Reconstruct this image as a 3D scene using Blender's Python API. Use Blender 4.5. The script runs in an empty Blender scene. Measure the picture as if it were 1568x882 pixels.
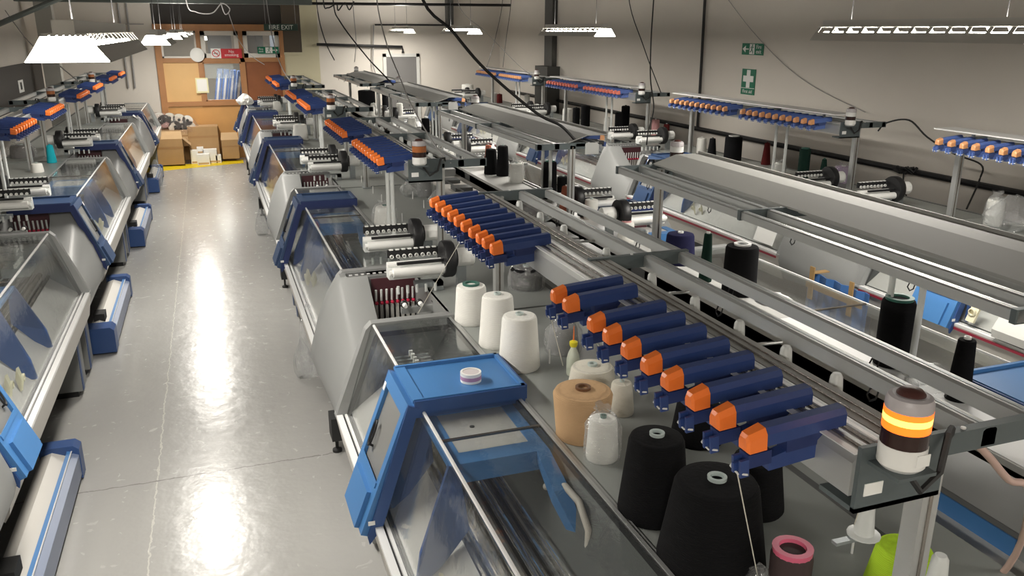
import bpy, bmesh, math, random
from mathutils import Vector, Matrix
random.seed(7)
scene = bpy.context.scene
PI = math.pi
# ---------------------------------------------------------------- camera
F = 1265.0
YAW, PIT, ROLL = math.radians(19.7), math.radians(17.3), math.radians(0.2)
CAM = Vector((0, 0, 3.0))
vf = Vector((math.sin(YAW)*math.cos(PIT), math.cos(YAW)*math.cos(PIT), -math.sin(PIT)))
vr = vf.cross(Vector((0, 0, 1))).normalized()
vu = vr.cross(vf)
c_, s_ = math.cos(ROLL), math.sin(ROLL)
vr, vu = c_*vr + s_*vu, -s_*vr + c_*vu
cd = bpy.data.cameras.new('camera')
cam = bpy.data.objects.new('camera', cd)
scene.collection.objects.link(cam)
cd.sensor_width = 36.0
cd.lens = F/1568*36.0
cd.clip_start, cd.clip_end = .05, 200
M3 = Matrix((vr, vu, -vf)).transposed()
cam.matrix_world = Matrix.Translation(CAM) @ M3.to_4x4()
scene.camera = cam

def ray(x, y): return vf + (x-784)/F*vr - (y-441)/F*vu
def onz(x, y, z):
    d = ray(x, y); return CAM + d*((z-CAM.z)/d.z)
def ony(x, y, Y):
    d = ray(x, y); return CAM + d*(Y/d.y)
def onx(x, y, X):
    d = ray(x, y); return CAM + d*(X/d.x)
def depth(P): return (Vector(P)-CAM).dot(vf)

# ---------------------------------------------------------------- world, exposure
w = bpy.data.worlds.new('world'); scene.world = w; w.use_nodes = True
w.node_tree.nodes['Background'].inputs[0].default_value = (.9, .93, 1, 1)
w.node_tree.nodes['Background'].inputs[1].default_value = 0.3
vs = scene.view_settings
vs.view_transform = 'Standard'; vs.look = 'None'; vs.gamma = 1.0; vs.use_curve_mapping = False
vs.exposure = 0.25
LAMP = 62.0      # watts of one fluorescent fitting
TUBE = 26.0      # tube emission
LCOL = (1.0, .95, .87)

# ---------------------------------------------------------------- materials
MATS = {}
def mat(name, col=(.5, .5, .5), rough=.5, metal=0.0, emit=None, es=1.0, bump=0.0, bscale=50.0, var=0.0, vscale=8.0, coat=0.0, spec=None):
    if name in MATS: return MATS[name]
    m = bpy.data.materials.new(name); m.use_nodes = True
    nt = m.node_tree; b = nt.nodes['Principled BSDF']
    b.inputs['Base Color'].default_value = (*col, 1)
    b.inputs['Roughness'].default_value = rough
    b.inputs['Metallic'].default_value = metal
    if coat: b.inputs['Coat Weight'].default_value = coat
    if spec is not None: b.inputs['Specular IOR Level'].default_value = spec
    if emit:
        b.inputs['Emission Color'].default_value = (*emit, 1); b.inputs['Emission Strength'].default_value = es
    tc = nt.nodes.new('ShaderNodeTexCoord')
    if bump:
        n = nt.nodes.new('ShaderNodeTexNoise'); n.inputs['Scale'].default_value = bscale
        nt.links.new(tc.outputs['Object'], n.inputs['Vector'])
        bn = nt.nodes.new('ShaderNodeBump'); bn.inputs['Strength'].default_value = bump; bn.inputs['Distance'].default_value = .01
        nt.links.new(n.outputs['Fac'], bn.inputs['Height']); nt.links.new(bn.outputs['Normal'], b.inputs['Normal'])
    if var:
        n = nt.nodes.new('ShaderNodeTexNoise'); n.inputs['Scale'].default_value = vscale; n.inputs['Detail'].default_value = 4
        nt.links.new(tc.outputs['Object'], n.inputs['Vector'])
        mx = nt.nodes.new('ShaderNodeMix'); mx.data_type = 'RGBA'
        mx.inputs[6].default_value = (*[c*(1-var) for c in col], 1); mx.inputs[7].default_value = (*[min(1, c*(1+var)) for c in col], 1)
        nt.links.new(n.outputs['Fac'], mx.inputs[0]); nt.links.new(mx.outputs[2], b.inputs['Base Color'])
    MATS[name] = m; return m

def glassmat(name, tint=(.95, .97, .96), refl=.12, rough=.03, bump=0.0, haze=None):
    m = bpy.data.materials.new(name); m.use_nodes = True; nt = m.node_tree
    for n in list(nt.nodes): nt.nodes.remove(n)
    out = nt.nodes.new('ShaderNodeOutputMaterial')
    tr = nt.nodes.new('ShaderNodeBsdfTransparent'); tr.inputs[0].default_value = (*tint, 1)
    gl = nt.nodes.new('ShaderNodeBsdfGlossy'); gl.inputs['Roughness'].default_value = rough; gl.inputs[0].default_value = (.95, .95, .95, 1)
    lw = nt.nodes.new('ShaderNodeLayerWeight'); lw.inputs[0].default_value = .5
    pw = nt.nodes.new('ShaderNodeMath'); pw.operation = 'POWER'; pw.inputs[1].default_value = 3.5; nt.links.new(lw.outputs['Facing'], pw.inputs[0])
    ma = nt.nodes.new('ShaderNodeMath'); ma.operation = 'MULTIPLY_ADD'; ma.inputs[1].default_value = .6; ma.inputs[2].default_value = refl; nt.links.new(pw.outputs[0], ma.inputs[0])
    mx = nt.nodes.new('ShaderNodeMixShader')
    nt.links.new(ma.outputs[0], mx.inputs[0]); nt.links.new(tr.outputs[0], mx.inputs[1]); nt.links.new(gl.outputs[0], mx.inputs[2])
    last = mx
    if haze:
        df = nt.nodes.new('ShaderNodeBsdfDiffuse'); df.inputs[0].default_value = (*haze[1], 1)
        m2 = nt.nodes.new('ShaderNodeMixShader'); m2.inputs[0].default_value = haze[0]
        nt.links.new(mx.outputs[0], m2.inputs[1]); nt.links.new(df.outputs[0], m2.inputs[2]); last = m2
    if bump:
        tc = nt.nodes.new('ShaderNodeTexCoord'); n = nt.nodes.new('ShaderNodeTexNoise'); n.inputs['Scale'].default_value = 14
        n.inputs['Detail'].default_value = 3; n.inputs['Distortion'].default_value = 1.5
        nt.links.new(tc.outputs['Object'], n.inputs['Vector'])
        bn = nt.nodes.new('ShaderNodeBump'); bn.inputs['Strength'].default_value = bump; bn.inputs['Distance'].default_value = .05
        nt.links.new(n.outputs['Fac'], bn.inputs['Height']); nt.links.new(bn.outputs['Normal'], gl.inputs['Normal'])
    nt.links.new(last.outputs[0], out.inputs[0])
    MATS[name] = m; return m

SACKF = None
def yarnmat(name, col, rough=.95):
    """wound yarn: criss-cross winding as fine bump and slight tone"""
    m = bpy.data.materials.new(name); m.use_nodes = True; nt = m.node_tree; b = nt.nodes['Principled BSDF']
    b.inputs['Roughness'].default_value = rough; b.inputs['Specular IOR Level'].default_value = .15
    tc = nt.nodes.new('ShaderNodeTexCoord'); mp = nt.nodes.new('ShaderNodeMapping'); mp.inputs['Scale'].default_value = (1, 1, 1)
    wv = nt.nodes.new('ShaderNodeTexWave'); wv.bands_direction = 'Z'; wv.inputs['Scale'].default_value = 60; wv.inputs['Distortion'].default_value = 3
    wv.inputs['Detail'].default_value = 2
    nt.links.new(tc.outputs['Object'], mp.inputs[0]); nt.links.new(mp.outputs[0], wv.inputs['Vector'])
    mx = nt.nodes.new('ShaderNodeMix'); mx.data_type = 'RGBA'
    mx.inputs[6].default_value = (*[c*.86 for c in col], 1); mx.inputs[7].default_value = (*col, 1)
    nt.links.new(wv.outputs['Fac'], mx.inputs[0]); nt.links.new(mx.outputs[2], b.inputs['Base Color'])
    bn = nt.nodes.new('ShaderNodeBump'); bn.inputs['Strength'].default_value = .35; bn.inputs['Distance'].default_value = .003
    nt.links.new(wv.outputs['Fac'], bn.inputs['Height']); nt.links.new(bn.outputs['Normal'], b.inputs['Normal'])
    MATS[name] = m; return m

G = mat('machine_grey', (.235, .24, .235), .45, bump=.03, bscale=300)
GD = mat('machine_grey_dark', (.09, .093, .092), .5)
GL = mat('apron_beige_grey', (.52, .5, .46), .45)
GW = mat('cover_off_white', (.6, .6, .57), .4)
ALU = mat('aluminium', (.52, .53, .52), .42, .7)
BRKT = mat('bracket_dark_steel', (.12, .145, .15), .45, .4)
ALW = mat('aluminium_bright', (.86, .86, .85), .35, .3)
STEEL = mat('galvanised_steel', (.36, .39, .4), .4, .6, var=.12, vscale=30)
DSTEEL = mat('dark_polished_steel', (.3, .27, .24), .22, .9)
DULL = mat('tray_dull_grey', (.33, .33, .31), .7)
BLK = mat('black_plastic', (.012, .012, .013), .45)
RUB = mat('black_rubber', (.02, .02, .02), .7)
DESK = mat('desk_grey_laminate', (.25, .265, .25), .38, var=.05)
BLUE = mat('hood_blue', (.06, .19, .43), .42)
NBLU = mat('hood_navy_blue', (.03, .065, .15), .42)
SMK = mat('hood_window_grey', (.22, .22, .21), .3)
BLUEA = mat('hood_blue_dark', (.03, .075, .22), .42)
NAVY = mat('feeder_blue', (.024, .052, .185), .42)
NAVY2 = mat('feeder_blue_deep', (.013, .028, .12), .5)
ORG = mat('feeder_orange', (.9, .2, .03), .4)
TAN = mat('feeder_tan', (.75, .36, .16), .45)
WHT = mat('white_plastic', (.8, .8, .77), .4)
WHT2 = mat('white_translucent_plastic', (.62, .64, .62), .35)
RED = mat('red_plastic', (.5, .02, .06), .4)
MAROON = mat('maroon_stripe', (.25, .02, .04), .5)
BEIGE = mat('knob_beige', (.72, .68, .5), .45)
CHROME = mat('chrome', (.8, .8, .8), .12, 1.0)
GLASS = glassmat('cover_glass', (.95, .965, .96), .035, .04, bump=.02, haze=(.015, (.6, .6, .6)))
CLEAR = glassmat('window_glass', (.95, .97, .97), .05, .02)
WRAP = glassmat('clear_film', (.93, .94, .94), .10, .12, bump=1.0, haze=(.14, (.8, .8, .8)))
SACKF = glassmat('sack_film', (.98, .94, .92), .05, .15, bump=1.0, haze=(.06, (.85, .75, .7)))
INNER = mat('inner_panel_grey', (.5, .48, .46), .4)
CARD = mat('cardboard', (.42, .26, .12), .9, var=.08)
CARD2 = mat('cardboard_light', (.55, .37, .2), .9, var=.08)
PLY = mat('plywood_orange', (.62, .33, .11), .55, var=.12, vscale=3)
PLYL = mat('plywood_yellow', (.72, .45, .19), .55, var=.08, vscale=3)
WOODF = mat('wood_frame', (.42, .2, .08), .55, var=.15, vscale=5)
WOODD = mat('wood_brown_door', (.27, .09, .03), .5, var=.15, vscale=5)
GREENS = mat('sign_green', (.0, .16, .08), .5)
REDS = mat('sign_red', (.55, .02, .03), .5)
WSIGN = mat('sign_white', (.85, .85, .82), .5)
PAPER = mat('paper', (.85, .85, .82), .7)
PAPERY = mat('paper_yellow', (.8, .76, .45), .7)
AMBER = mat('amber_lens_lit', (1, .25, .02), .3, emit=(1, .14, .01), es=1.3)
AMBERH = mat('amber_lens_hot', (1, .5, .1), .3, emit=(1, .42, .07), es=3.2)
AMBERD = mat('amber_lens_unlit', (.38, .12, .03), .3)
SMOKE = mat('smoked_lens', (.03, .012, .01), .2)
LCAP = mat('lamp_cap_grey', (.45, .42, .43), .4)
BCAP = mat('lamp_cap_brown', (.08, .03, .025), .4)
TUBEM = mat('fluorescent_tube', (1, 1, 1), .5, emit=LCOL, es=TUBE)
REFLM = mat('reflector_enamel', (.62, .61, .57), .45)
Y_WHITE = yarnmat('yarn_white', (.82, .81, .76)); Y_CREAM = yarnmat('yarn_cream', (.72, .69, .6))
Y_TAN = yarnmat('yarn_tan', (.55, .36, .2)); Y_BLACK = yarnmat('yarn_black', (.008, .008, .009))
Y_NAVY = yarnmat('yarn_navy', (.015, .015, .05)); Y_GREEN = yarnmat('yarn_dark_green', (.01, .03, .022))
Y_SALMON = yarnmat('yarn_salmon', (.5, .16, .1)); Y_NEON = yarnmat('yarn_neon', (.55, .85, .05))
Y_TURQ = yarnmat('yarn_turquoise', (.02, .45, .55)); Y_MAR = yarnmat('yarn_maroon', (.1, .015, .015))
Y_GREY = yarnmat('yarn_grey', (.3, .3, .3)); Y_LILAC = yarnmat('yarn_lilac', (.5, .36, .55)); Y_PINK = yarnmat('yarn_pink', (.65, .35, .35))
CORE = mat('cone_core_green', (.03, .12, .09), .5)
COREG = mat('cone_core_grey', (.45, .52, .5), .5)
CABLE = mat('cable_black', (.02, .02, .02), .6)
CABG = mat('cable_grey', (.35, .34, .33), .6)
CABP = mat('hose_pink', (.6, .42, .36), .5)
THREAD = mat('thread_cream', (.75, .72, .62), .9)

# ---------------------------------------------------------------- mesh builder
class MB:
    def __init__(s): s.v = []; s.f = []; s.m = []; s.mats = []; s.smooth = []; s.cm = 0
    def mat(s, m):
        if m not in s.mats: s.mats.append(m)
        s.cm = s.mats.index(m); return s
    def add(s, vs_, fs, smooth=False):
        o = len(s.v); s.v += [tuple(p) for p in vs_]
        for f in fs: s.f.append([i+o for i in f]); s.m.append(s.cm); s.smooth.append(smooth)
        return s
    def box(s, x0, x1, y0, y1, z0, z1):
        return s.add([(x0, y0, z0), (x1, y0, z0), (x1, y1, z0), (x0, y1, z0), (x0, y0, z1), (x1, y0, z1), (x1, y1, z1), (x0, y1, z1)],
              [(0, 3, 2, 1), (4, 5, 6, 7), (0, 1, 5, 4), (1, 2, 6, 5), (2, 3, 7, 6), (3, 0, 4, 7)])
    def prism(s, prof, y0, y1):          # (x,z) outline extruded along y
        n = len(prof)
        vs_ = [(x, y0, z) for x, z in prof]+[(x, y1, z) for x, z in prof]
        return s.add(vs_, [tuple(range(n)), tuple(range(2*n-1, n-1, -1))]+[(i, i+n, (i+1) % n+n, (i+1) % n) for i in range(n)])
    def prismx(s, prof, x0, x1):         # (y,z) outline extruded along x
        n = len(prof)
        vs_ = [(x0, y, z) for y, z in prof]+[(x1, y, z) for y, z in prof]
        return s.add(vs_, [tuple(range(n)), tuple(range(2*n-1, n-1, -1))]+[(i, i+n, (i+1) % n+n, (i+1) % n) for i in range(n)])
    def prismz(s, prof, z0, z1):
        n = len(prof)
        vs_ = [(x, y, z0) for x, y in prof]+[(x, y, z1) for x, y in prof]
        return s.add(vs_, [tuple(range(n)), tuple(range(2*n-1, n-1, -1))]+[(i, i+n, (i+1) % n+n, (i+1) % n) for i in range(n)])
    def loft(s, rings, closed_ends=True, smooth=False):
        n = len(rings[0]); vs_ = [p for r in rings for p in r]; fs = []
        for k in range(len(rings)-1):
            for i in range(n):
                fs.append((k*n+i, k*n+(i+1) % n, (k+1)*n+(i+1) % n, (k+1)*n+i))
        s.add(vs_, fs, smooth)
        if closed_ends:
            s.add(rings[0], [tuple(range(n))]); s.add(rings[-1], [tuple(range(n))])
        return s
    def slab(s, a, b, y0, y1, t):        # slab whose (x,z) section runs a->b, thickness t
        d = Vector((b[0]-a[0], b[1]-a[1])).normalized(); nx, nz = -d.y*t, d.x*t
        return s.prism([a, b, (b[0]+nx, b[1]+nz), (a[0]+nx, a[1]+nz)], y0, y1)
    def tube(s, pts, r, n=8, smooth=True, caps=True):
        pts = [Vector(p) for p in pts]; rings = []
        for i, p in enumerate(pts):
            d = (pts[min(i+1, len(pts)-1)]-pts[max(i-1, 0)])
            if d.length < 1e-9: d = Vector((0, 0, 1))
            d.normalize()
            a = Vector((0, 0, 1)) if abs(d.z) < .95 else Vector((1, 0, 0))
            u = d.cross(a).normalized(); v = d.cross(u)
            rr = r[i] if isinstance(r, (list, tuple)) else r
            rings.append([p+(u*math.cos(2*PI*k/n)+v*math.sin(2*PI*k/n))*rr for k in range(n)])
        return s.loft(rings, caps, smooth)
    def lathe(s, prof, c=(0, 0, 0), n=24, axis='z', smooth=True):
        rings = []
        for r, h in prof:
            ring = []
            for k in range(n):
                a = 2*PI*k/n; p, q = r*math.cos(a), r*math.sin(a)
                if axis == 'z': ring.append((c[0]+p, c[1]+q, c[2]+h))
                elif axis == 'x': ring.append((c[0]+h, c[1]+p, c[2]+q))
                else: ring.append((c[0]+p, c[1]+h, c[2]+q))
            rings.append(ring)
        return s.loft(rings, True, smooth)
    def build(s, name, parent=None, loc=None, flip=False, bevel=0):
        me = bpy.data.meshes.new(name)
        vv = [(-x, y, z) for x, y, z in s.v] if flip else s.v
        me.from_pydata(vv, [], s.f)
        for m in s.mats: me.materials.append(m)
        me.polygons.foreach_set('material_index', s.m)
        me.polygons.foreach_set('use_smooth', s.smooth)
        bm = bmesh.new(); bm.from_mesh(me); bmesh.ops.recalc_face_normals(bm, faces=bm.faces); bm.to_mesh(me); bm.free()
        me.update()
        if any(s.smooth):
            try: me.set_sharp_from_angle(angle=math.radians(40))
            except Exception: pass
        o = bpy.data.objects.new(name, me); scene.collection.objects.link(o)
        if parent is not None: o.parent = parent
        if loc is not None: o.location = loc
        if bevel:
            b = o.modifiers.new('b', 'BEVEL'); b.width = bevel; b.segments = 2; b.limit_method = 'ANGLE'
        return o

def link(o): scene.collection.objects.link(o)
def thing(name, label, cat, loc=(0, 0, 0), group=None):
    o = bpy.data.objects.new(name, None); link(o); o.location = loc; o.empty_display_size = .1
    o['label'] = label; o['category'] = cat
    if group: o['group'] = group
    return o
def tag(o, label, cat, group=None):
    o['label'] = label; o['category'] = cat
    if group: o['group'] = group
    return o
def struct(o): o['kind'] = 'structure'; return o
def kids(o): return [c for c in KIDS.get(o.name, [])]
KIDS = {}
def dup(root, loc, label, cat=None, group=None):
    """copy a thing with its parts and sub-parts"""
    r = root.copy(); link(r); r.location = loc; r['label'] = label
    if group: r['group'] = group
    for ch in list(root.children):
        c = ch.copy(); link(c); c.parent = r
        for g in list(ch.children):
            d = g.copy(); link(d); d.parent = c
    return r
def arc(cx, cy, r, a0, a1, n):
    return [(cx+r*math.cos(a0+(a1-a0)*i/n), cy+r*math.sin(a0+(a1-a0)*i/n)) for i in range(n+1)]
# ---------------------------------------------------------------- room
XL, XR, YF, YB, ZC = -3.3, 7.3, 21.4, -3.0, 4.6
def floor_mat():
    m = bpy.data.materials.new('painted_concrete'); m.use_nodes = True; nt = m.node_tree; b = nt.nodes['Principled BSDF']; L = nt.links.new
    tc = nt.nodes.new('ShaderNodeTexCoord'); sp = nt.nodes.new('ShaderNodeSeparateXYZ'); L(tc.outputs['Object'], sp.inputs[0])
    n1 = nt.nodes.new('ShaderNodeTexNoise'); n1.inputs['Scale'].default_value = 1.3; n1.inputs['Detail'].default_value = 5; L(tc.outputs['Object'], n1.inputs['Vector'])
    n2 = nt.nodes.new('ShaderNodeTexNoise'); n2.inputs['Scale'].default_value = 11; n2.inputs['Detail'].default_value = 4; n2.inputs['Distortion'].default_value = .6; L(tc.outputs['Object'], n2.inputs['Vector'])
    mx = nt.nodes.new('ShaderNodeMix'); mx.data_type = 'RGBA'; mx.inputs[6].default_value = (.36, .355, .34, 1); mx.inputs[7].default_value = (.43, .425, .405, 1); L(n1.outputs['Fac'], mx.inputs[0])
    def math_(op, a, bb=None):
        n = nt.nodes.new('ShaderNodeMath'); n.operation = op
        for i, q in enumerate((a, bb)):
            if q is None: continue
            if isinstance(q, (int, float)): n.inputs[i].default_value = q
            else: L(q, n.inputs[i])
        return n.outputs[0]
    wob = math_('MULTIPLY', math_('SUBTRACT', n2.outputs['Fac'], .5), .05)
    sx = math_('LESS_THAN', math_('ABSOLUTE', math_('ADD', math_('ADD', sp.outputs['X'], .605), wob)), .005)
    sy = math_('LESS_THAN', math_('ABSOLUTE', math_('ADD', math_('SUBTRACT', sp.outputs['Y'], 5.62), wob)), .006)
    light = nt.nodes.new('ShaderNodeMix'); light.data_type = 'RGBA'; L(sx, light.inputs[0]); L(mx.outputs[2], light.inputs[6]); light.inputs[7].default_value = (.55, .54, .5, 1)
    dark = nt.nodes.new('ShaderNodeMix'); dark.data_type = 'RGBA'; L(sy, dark.inputs[0]); L(light.outputs[2], dark.inputs[6]); dark.inputs[7].default_value = (.24, .23, .22, 1)
    L(dark.outputs[2], b.inputs['Base Color'])
    r = math_('ADD', math_('MULTIPLY', n2.outputs['Fac'], .2), .14); L(r, b.inputs['Roughness'])
    n3 = nt.nodes.new('ShaderNodeTexNoise'); n3.inputs['Scale'].default_value = 5; n3.inputs['Detail'].default_value = 3.5; n3.inputs['Roughness'].default_value = .65; L(tc.outputs['Object'], n3.inputs['Vector'])
    bn = nt.nodes.new('ShaderNodeBump'); bn.inputs['Strength'].default_value = .28; bn.inputs['Distance'].default_value = .014
    L(math_('ADD', n3.outputs['Fac'], math_('MULTIPLY', math_('ADD', sx, sy), .5)), bn.inputs['Height']); L(bn.outputs['Normal'], b.inputs['Normal'])
    return m
WALL = mat('wall_paint', (.70, .655, .59), .7, bump=.15, bscale=6, var=.05, vscale=1.5)
CREAMW = mat('wall_paint_cream', (.56, .52, .36), .7, var=.05, vscale=2)
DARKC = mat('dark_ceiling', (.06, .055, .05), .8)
BEAM = mat('girder_grey_green', (.13, .15, .14), .6)
DGREY = mat('dark_grey_paint', (.07, .07, .065), .6)
YEL = mat('floor_line_yellow', (.75, .55, .01), .5, var=.1, vscale=5)
struct(MB().mat(floor_mat()).box(XL, XR, YB, YF+6, -.1, 0).build('floor'))
struct(MB().mat(DARKC).box(XL, XR, YB, YF+6, ZC, ZC+.1).build('ceiling'))
struct(MB().mat(WALL).box(XL-.1, XL, YB, YF+6, 0, ZC).build('wall_left'))
struct(MB().mat(WALL).box(XR, XR+.1, YB, YF, 0, ZC).build('wall_right'))
struct(MB().mat(WALL).box(XL, XR, YB-.1, YB, 0, ZC).build('wall_back'))
P0, P1 = -1.09, 1.79          # partition span
PT = 3.12
wf = MB().mat(WALL).box(XL, P0, YF, YF+.12, 0, ZC)
wf.box(2.62, XR, YF, YF+.12, 0, ZC)
struct(wf.build('wall_front'))
struct(MB().mat(CREAMW).box(P1, 2.62, YF-.02, YF+.12, 0, ZC).build('wall_cream'))
struct(MB().mat(WALL).box(XL, P1+.1, YF+6, YF+6.1, 0, ZC).build('wall_far_room'))
struct(MB().mat(YEL).prismz([(-1.6, 19.68), (.6, 20.48), (.6, 21.05), (-1.6, 20.4)], 0, .004).build('trim_1'))
# timber partition
Yp = YF
def U(x, y): p = ony(x, y, Yp); return p.x, p.z
def rectp(x0, y0, x1, y1):
    a = ony(x0, (y0+y1)/2, Yp); b = ony(x1, (y0+y1)/2, Yp); t = ony((x0+x1)/2, y0, Yp); bo = ony((x0+x1)/2, y1, Yp)
    return a.x, b.x, bo.z, t.z
zr = [ony(330, 92, Yp).z, ony(330, 158, Yp).z]        # rails
xm = [ony(303, 60, Yp).x, ony(368, 60, Yp).x, ony(309, 120, Yp).x, ony(374, 120, Yp).x, ony(404, 120, Yp).x]
pf = MB().mat(WOODF)
pf.box(P0, P0+.14, Yp-.05, Yp+.07, 0, PT).box(P1-.1, P1, Yp-.05, Yp+.07, 0, PT)
pf.box(P0, P1, Yp-.06, Yp+.08, PT-.15, PT)
pf.box(P0+.14, P1-.1, Yp-.04, Yp+.06, zr[0]-.05, zr[0]+.05).box(P0+.14, xm[3]+.06, Yp-.05, Yp+.06, zr[1]-.05, zr[1]+.05)
for i, x in enumerate(xm[:2]): pf.box(x-.05, x+.05, Yp-.04, Yp+.06, zr[0], PT-.15)
for x in xm[2:4]: pf.box(x-.05, x+.05, Yp-.04, Yp+.06, 0 if x == xm[3] else zr[1], zr[0])
struct(pf.build('trim_partition_frame'))
struct(MB().mat(PLYL).box(P0+.14, xm[2]-.05, Yp, Yp+.03, zr[1]-.1, zr[0]-.05).build('wall_partition_upper_board'))
struct(MB().mat(PLY).box(P0+.14, xm[3]-.05, Yp+.01, Yp+.03, 0, zr[1]-.05).build('wall_partition_lower_board'))
dd = struct(MB().mat(WOODD).box(xm[3]+.05, P1-.1, Yp, Yp+.04, 0, zr[0]-.05).build('door_1'))
hd = MB().mat(BLK).box(xm[3]+.12, xm[3]+.17, Yp-.03, Yp, 1.0, 1.12).build('door_handle', dd)
FRW = mat('window_frame_white', (.75, .72, .66), .5)
def window(name, x0, x1, z0, z1, fw=.06, fm=FRW, y=Yp):
    m = MB().mat(fm).box(x0, x0+fw, y-.02, y+.05, z0, z1).box(x1-fw, x1, y-.02, y+.05, z0, z1).box(x0, x1, y-.02, y+.05, z0, z0+fw).box(x0, x1, y-.02, y+.05, z1-fw, z1)
    o = struct(m.build(name)); MB().mat(CLEAR).box(x0+fw, x1-fw, y+.01, y+.016, z0+fw, z1-fw).build('pane', o); return o
zt = PT-.15
window('window_1', P0+.14, xm[0]-.05, zr[0]+.05, zt, .04)
window('window_2', xm[0]+.05, xm[1]-.05, zr[0]+.05, zt, .1)
window('window_3', xm[1]+.05, P1-.1, zr[0]+.05, zt, .1)
window('window_4', xm[2]+.05, xm[3]-.05, zr[1]+.05, zr[0]-.05, .03, WOODF)
# panels coloured as pane reflections; blinds and void behind the glazing
BLG = mat('pane_reflection_grey', (.36, .38, .42), .4)
struct(MB().mat(BLG).box(xm[0]+.2, xm[1]-.2, Yp+.3, Yp+.32, zr[0]+.1, zt-.05).box(xm[1]+.15, P1-.45, Yp+.3, Yp+.32, zr[0]+.1, zt-.05).build('trim_pane_reflection'))
bl = MB().mat(WHT).box(xm[2]+.04, xm[3]-.04, Yp+.06, Yp+.075, zr[0]-.05, zr[0])
for i in range(22): bl.box(xm[2]+.06+i*.031, xm[2]+.076+i*.031, Yp+.061, Yp+.067, zr[0]-.42, zr[0]-.03)
tag(bl.build('vertical_blind'), 'white vertical slatted blind hanging behind the partition window', 'blind')
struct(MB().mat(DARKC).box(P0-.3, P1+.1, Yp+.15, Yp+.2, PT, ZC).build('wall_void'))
# dark high window in the cream wall
x0, x1, z0, z1 = rectp(433, 8, 460, 80)
w5 = struct(MB().mat(CREAMW).box(x0-.02, x1+.1, Yp-.06, Yp-.02, z0-.06, z0).box(x1, x1+.1, Yp-.06, Yp-.02, z0, z1+.3).mat(mat('brown_dark_glass', (.07, .05, .03), .25)).box(x0-.02, x1, Yp-.035, Yp-.02, z0, z1+.3).build('window_5'))
# grey door in far wall
x0, x1, z0, z1 = rectp(588, 82, 643, 200)
dd = struct(MB().mat(mat('door_grey', (.17, .165, .16), .5)).box(x0+.08, x1-.08, Yp-.04, Yp-.01, 0, z1-.08).build('door_2'))
struct(MB().mat(GW).box(x0, x0+.08, Yp-.06, Yp, 0, z1).box(x1-.08, x1, Yp-.06, Yp, 0, z1).box(x0, x1, Yp-.06, Yp, z1-.08, z1).build('trim_door_frame'))
# black pipe runs on far wall
def pipe(name, pts, r, m, label, cat, n=8):
    o = MB().mat(m).tube(pts, r, n).build(name); return tag(o, label, cat)
pipe('conduit_pipe', [ony(485, 68, Yp-.12), ony(616, 72, Yp-.12), ony(617, 81, Yp-.12)], .035, BLK, 'thick black horizontal pipe above the grey door on the far wall', 'pipe')
pipe('conduit_pipe', [ony(574, 38, Yp-.1), ony(690, 38.5, Yp-.1)], .02, BLK, 'thin dark conduit running high across the far wall to the square column', 'pipe')
pipe('conduit_pipe', [ony(572, 38, Yp-.1), ony(571, 100, Yp-.1), ony(575, 112, Yp-.1)], .015, CABG, 'thin dark conduit dropping vertically left of the grey door', 'pipe')
pipe('conduit_pipe', [ony(180, 37, Yp-.1), ony(220, 37, Yp-.1)], .012, CABG, 'thin grey conduit across the wall left of the timber partition', 'pipe')
for i, (x, xx) in enumerate(((180, 197), (193, 207))):
    pipe('conduit_pipe', [ony(x, 5, Yp-.05), ony(xx, 135, Yp-.05)], .02, CABG, ['left of the two vertical grey conduits on the wall behind the left machines', 'right of the two vertical grey conduits on the wall behind the left machines'][i], 'pipe')
# columns
struct(MB().mat(DGREY).box(ony(683, 20, Yp-.1).x, ony(692, 20, Yp-.1).x, Yp-.25, Yp, ony(690, 38, Yp).z, ZC).build('trim_column_stub'))
a = onx(840, 60, XR-.02); b = onx(849, 60, XR-.02)
struct(MB().mat(DGREY).box(XR-.12, XR, b.y-.1, a.y, 2.2, ZC).box(XR-.3, XR, b.y-.3, a.y+.1, 1.2, 2.25).build('trim_black_column'))
struct(MB().mat(mat('column_paint', (.45, .44, .4), .6)).box(-3.05, -2.75, 19.0, 19.3, 0, ZC).build('trim_left_column'))
# girders and rods overhead
struct(MB().mat(BEAM).box(XL, 2.2, 18.6, 18.85, 3.5, 3.75).build('ceiling_girder'))
struct(MB().mat(BEAM).tube([(XL, 15, 2.9), (-1.0, 15, 3.9)], .04).build('ceiling_brace'))
pipe('overhead_rod', [ony(440, 5, 19), ony(782, 8, 19)], .03, BLK, 'black rod crossing near the ceiling above the far machines', 'pipe')
# noticeboard on left wall
p = [onx(0, 91, XL+.02), onx(62, 97, XL+.02)]
nb = tag(MB().mat(mat('board_dark', (.06, .055, .05), .7)).box(XL+.012, XL+.03, 15.4, p[1].y, 1.62, 2.38).build('notice_board'), 'dark grey board hanging on the left wall behind the feeders', 'board')
MB().mat(PAPER).box(XL+.03, XL+.034, 17.6, 18.05, 1.88, 2.1).mat(BLK).box(XL+.034, XL+.036, 17.75, 17.9, 1.93, 2.06).build('pinned_card', nb)

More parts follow.
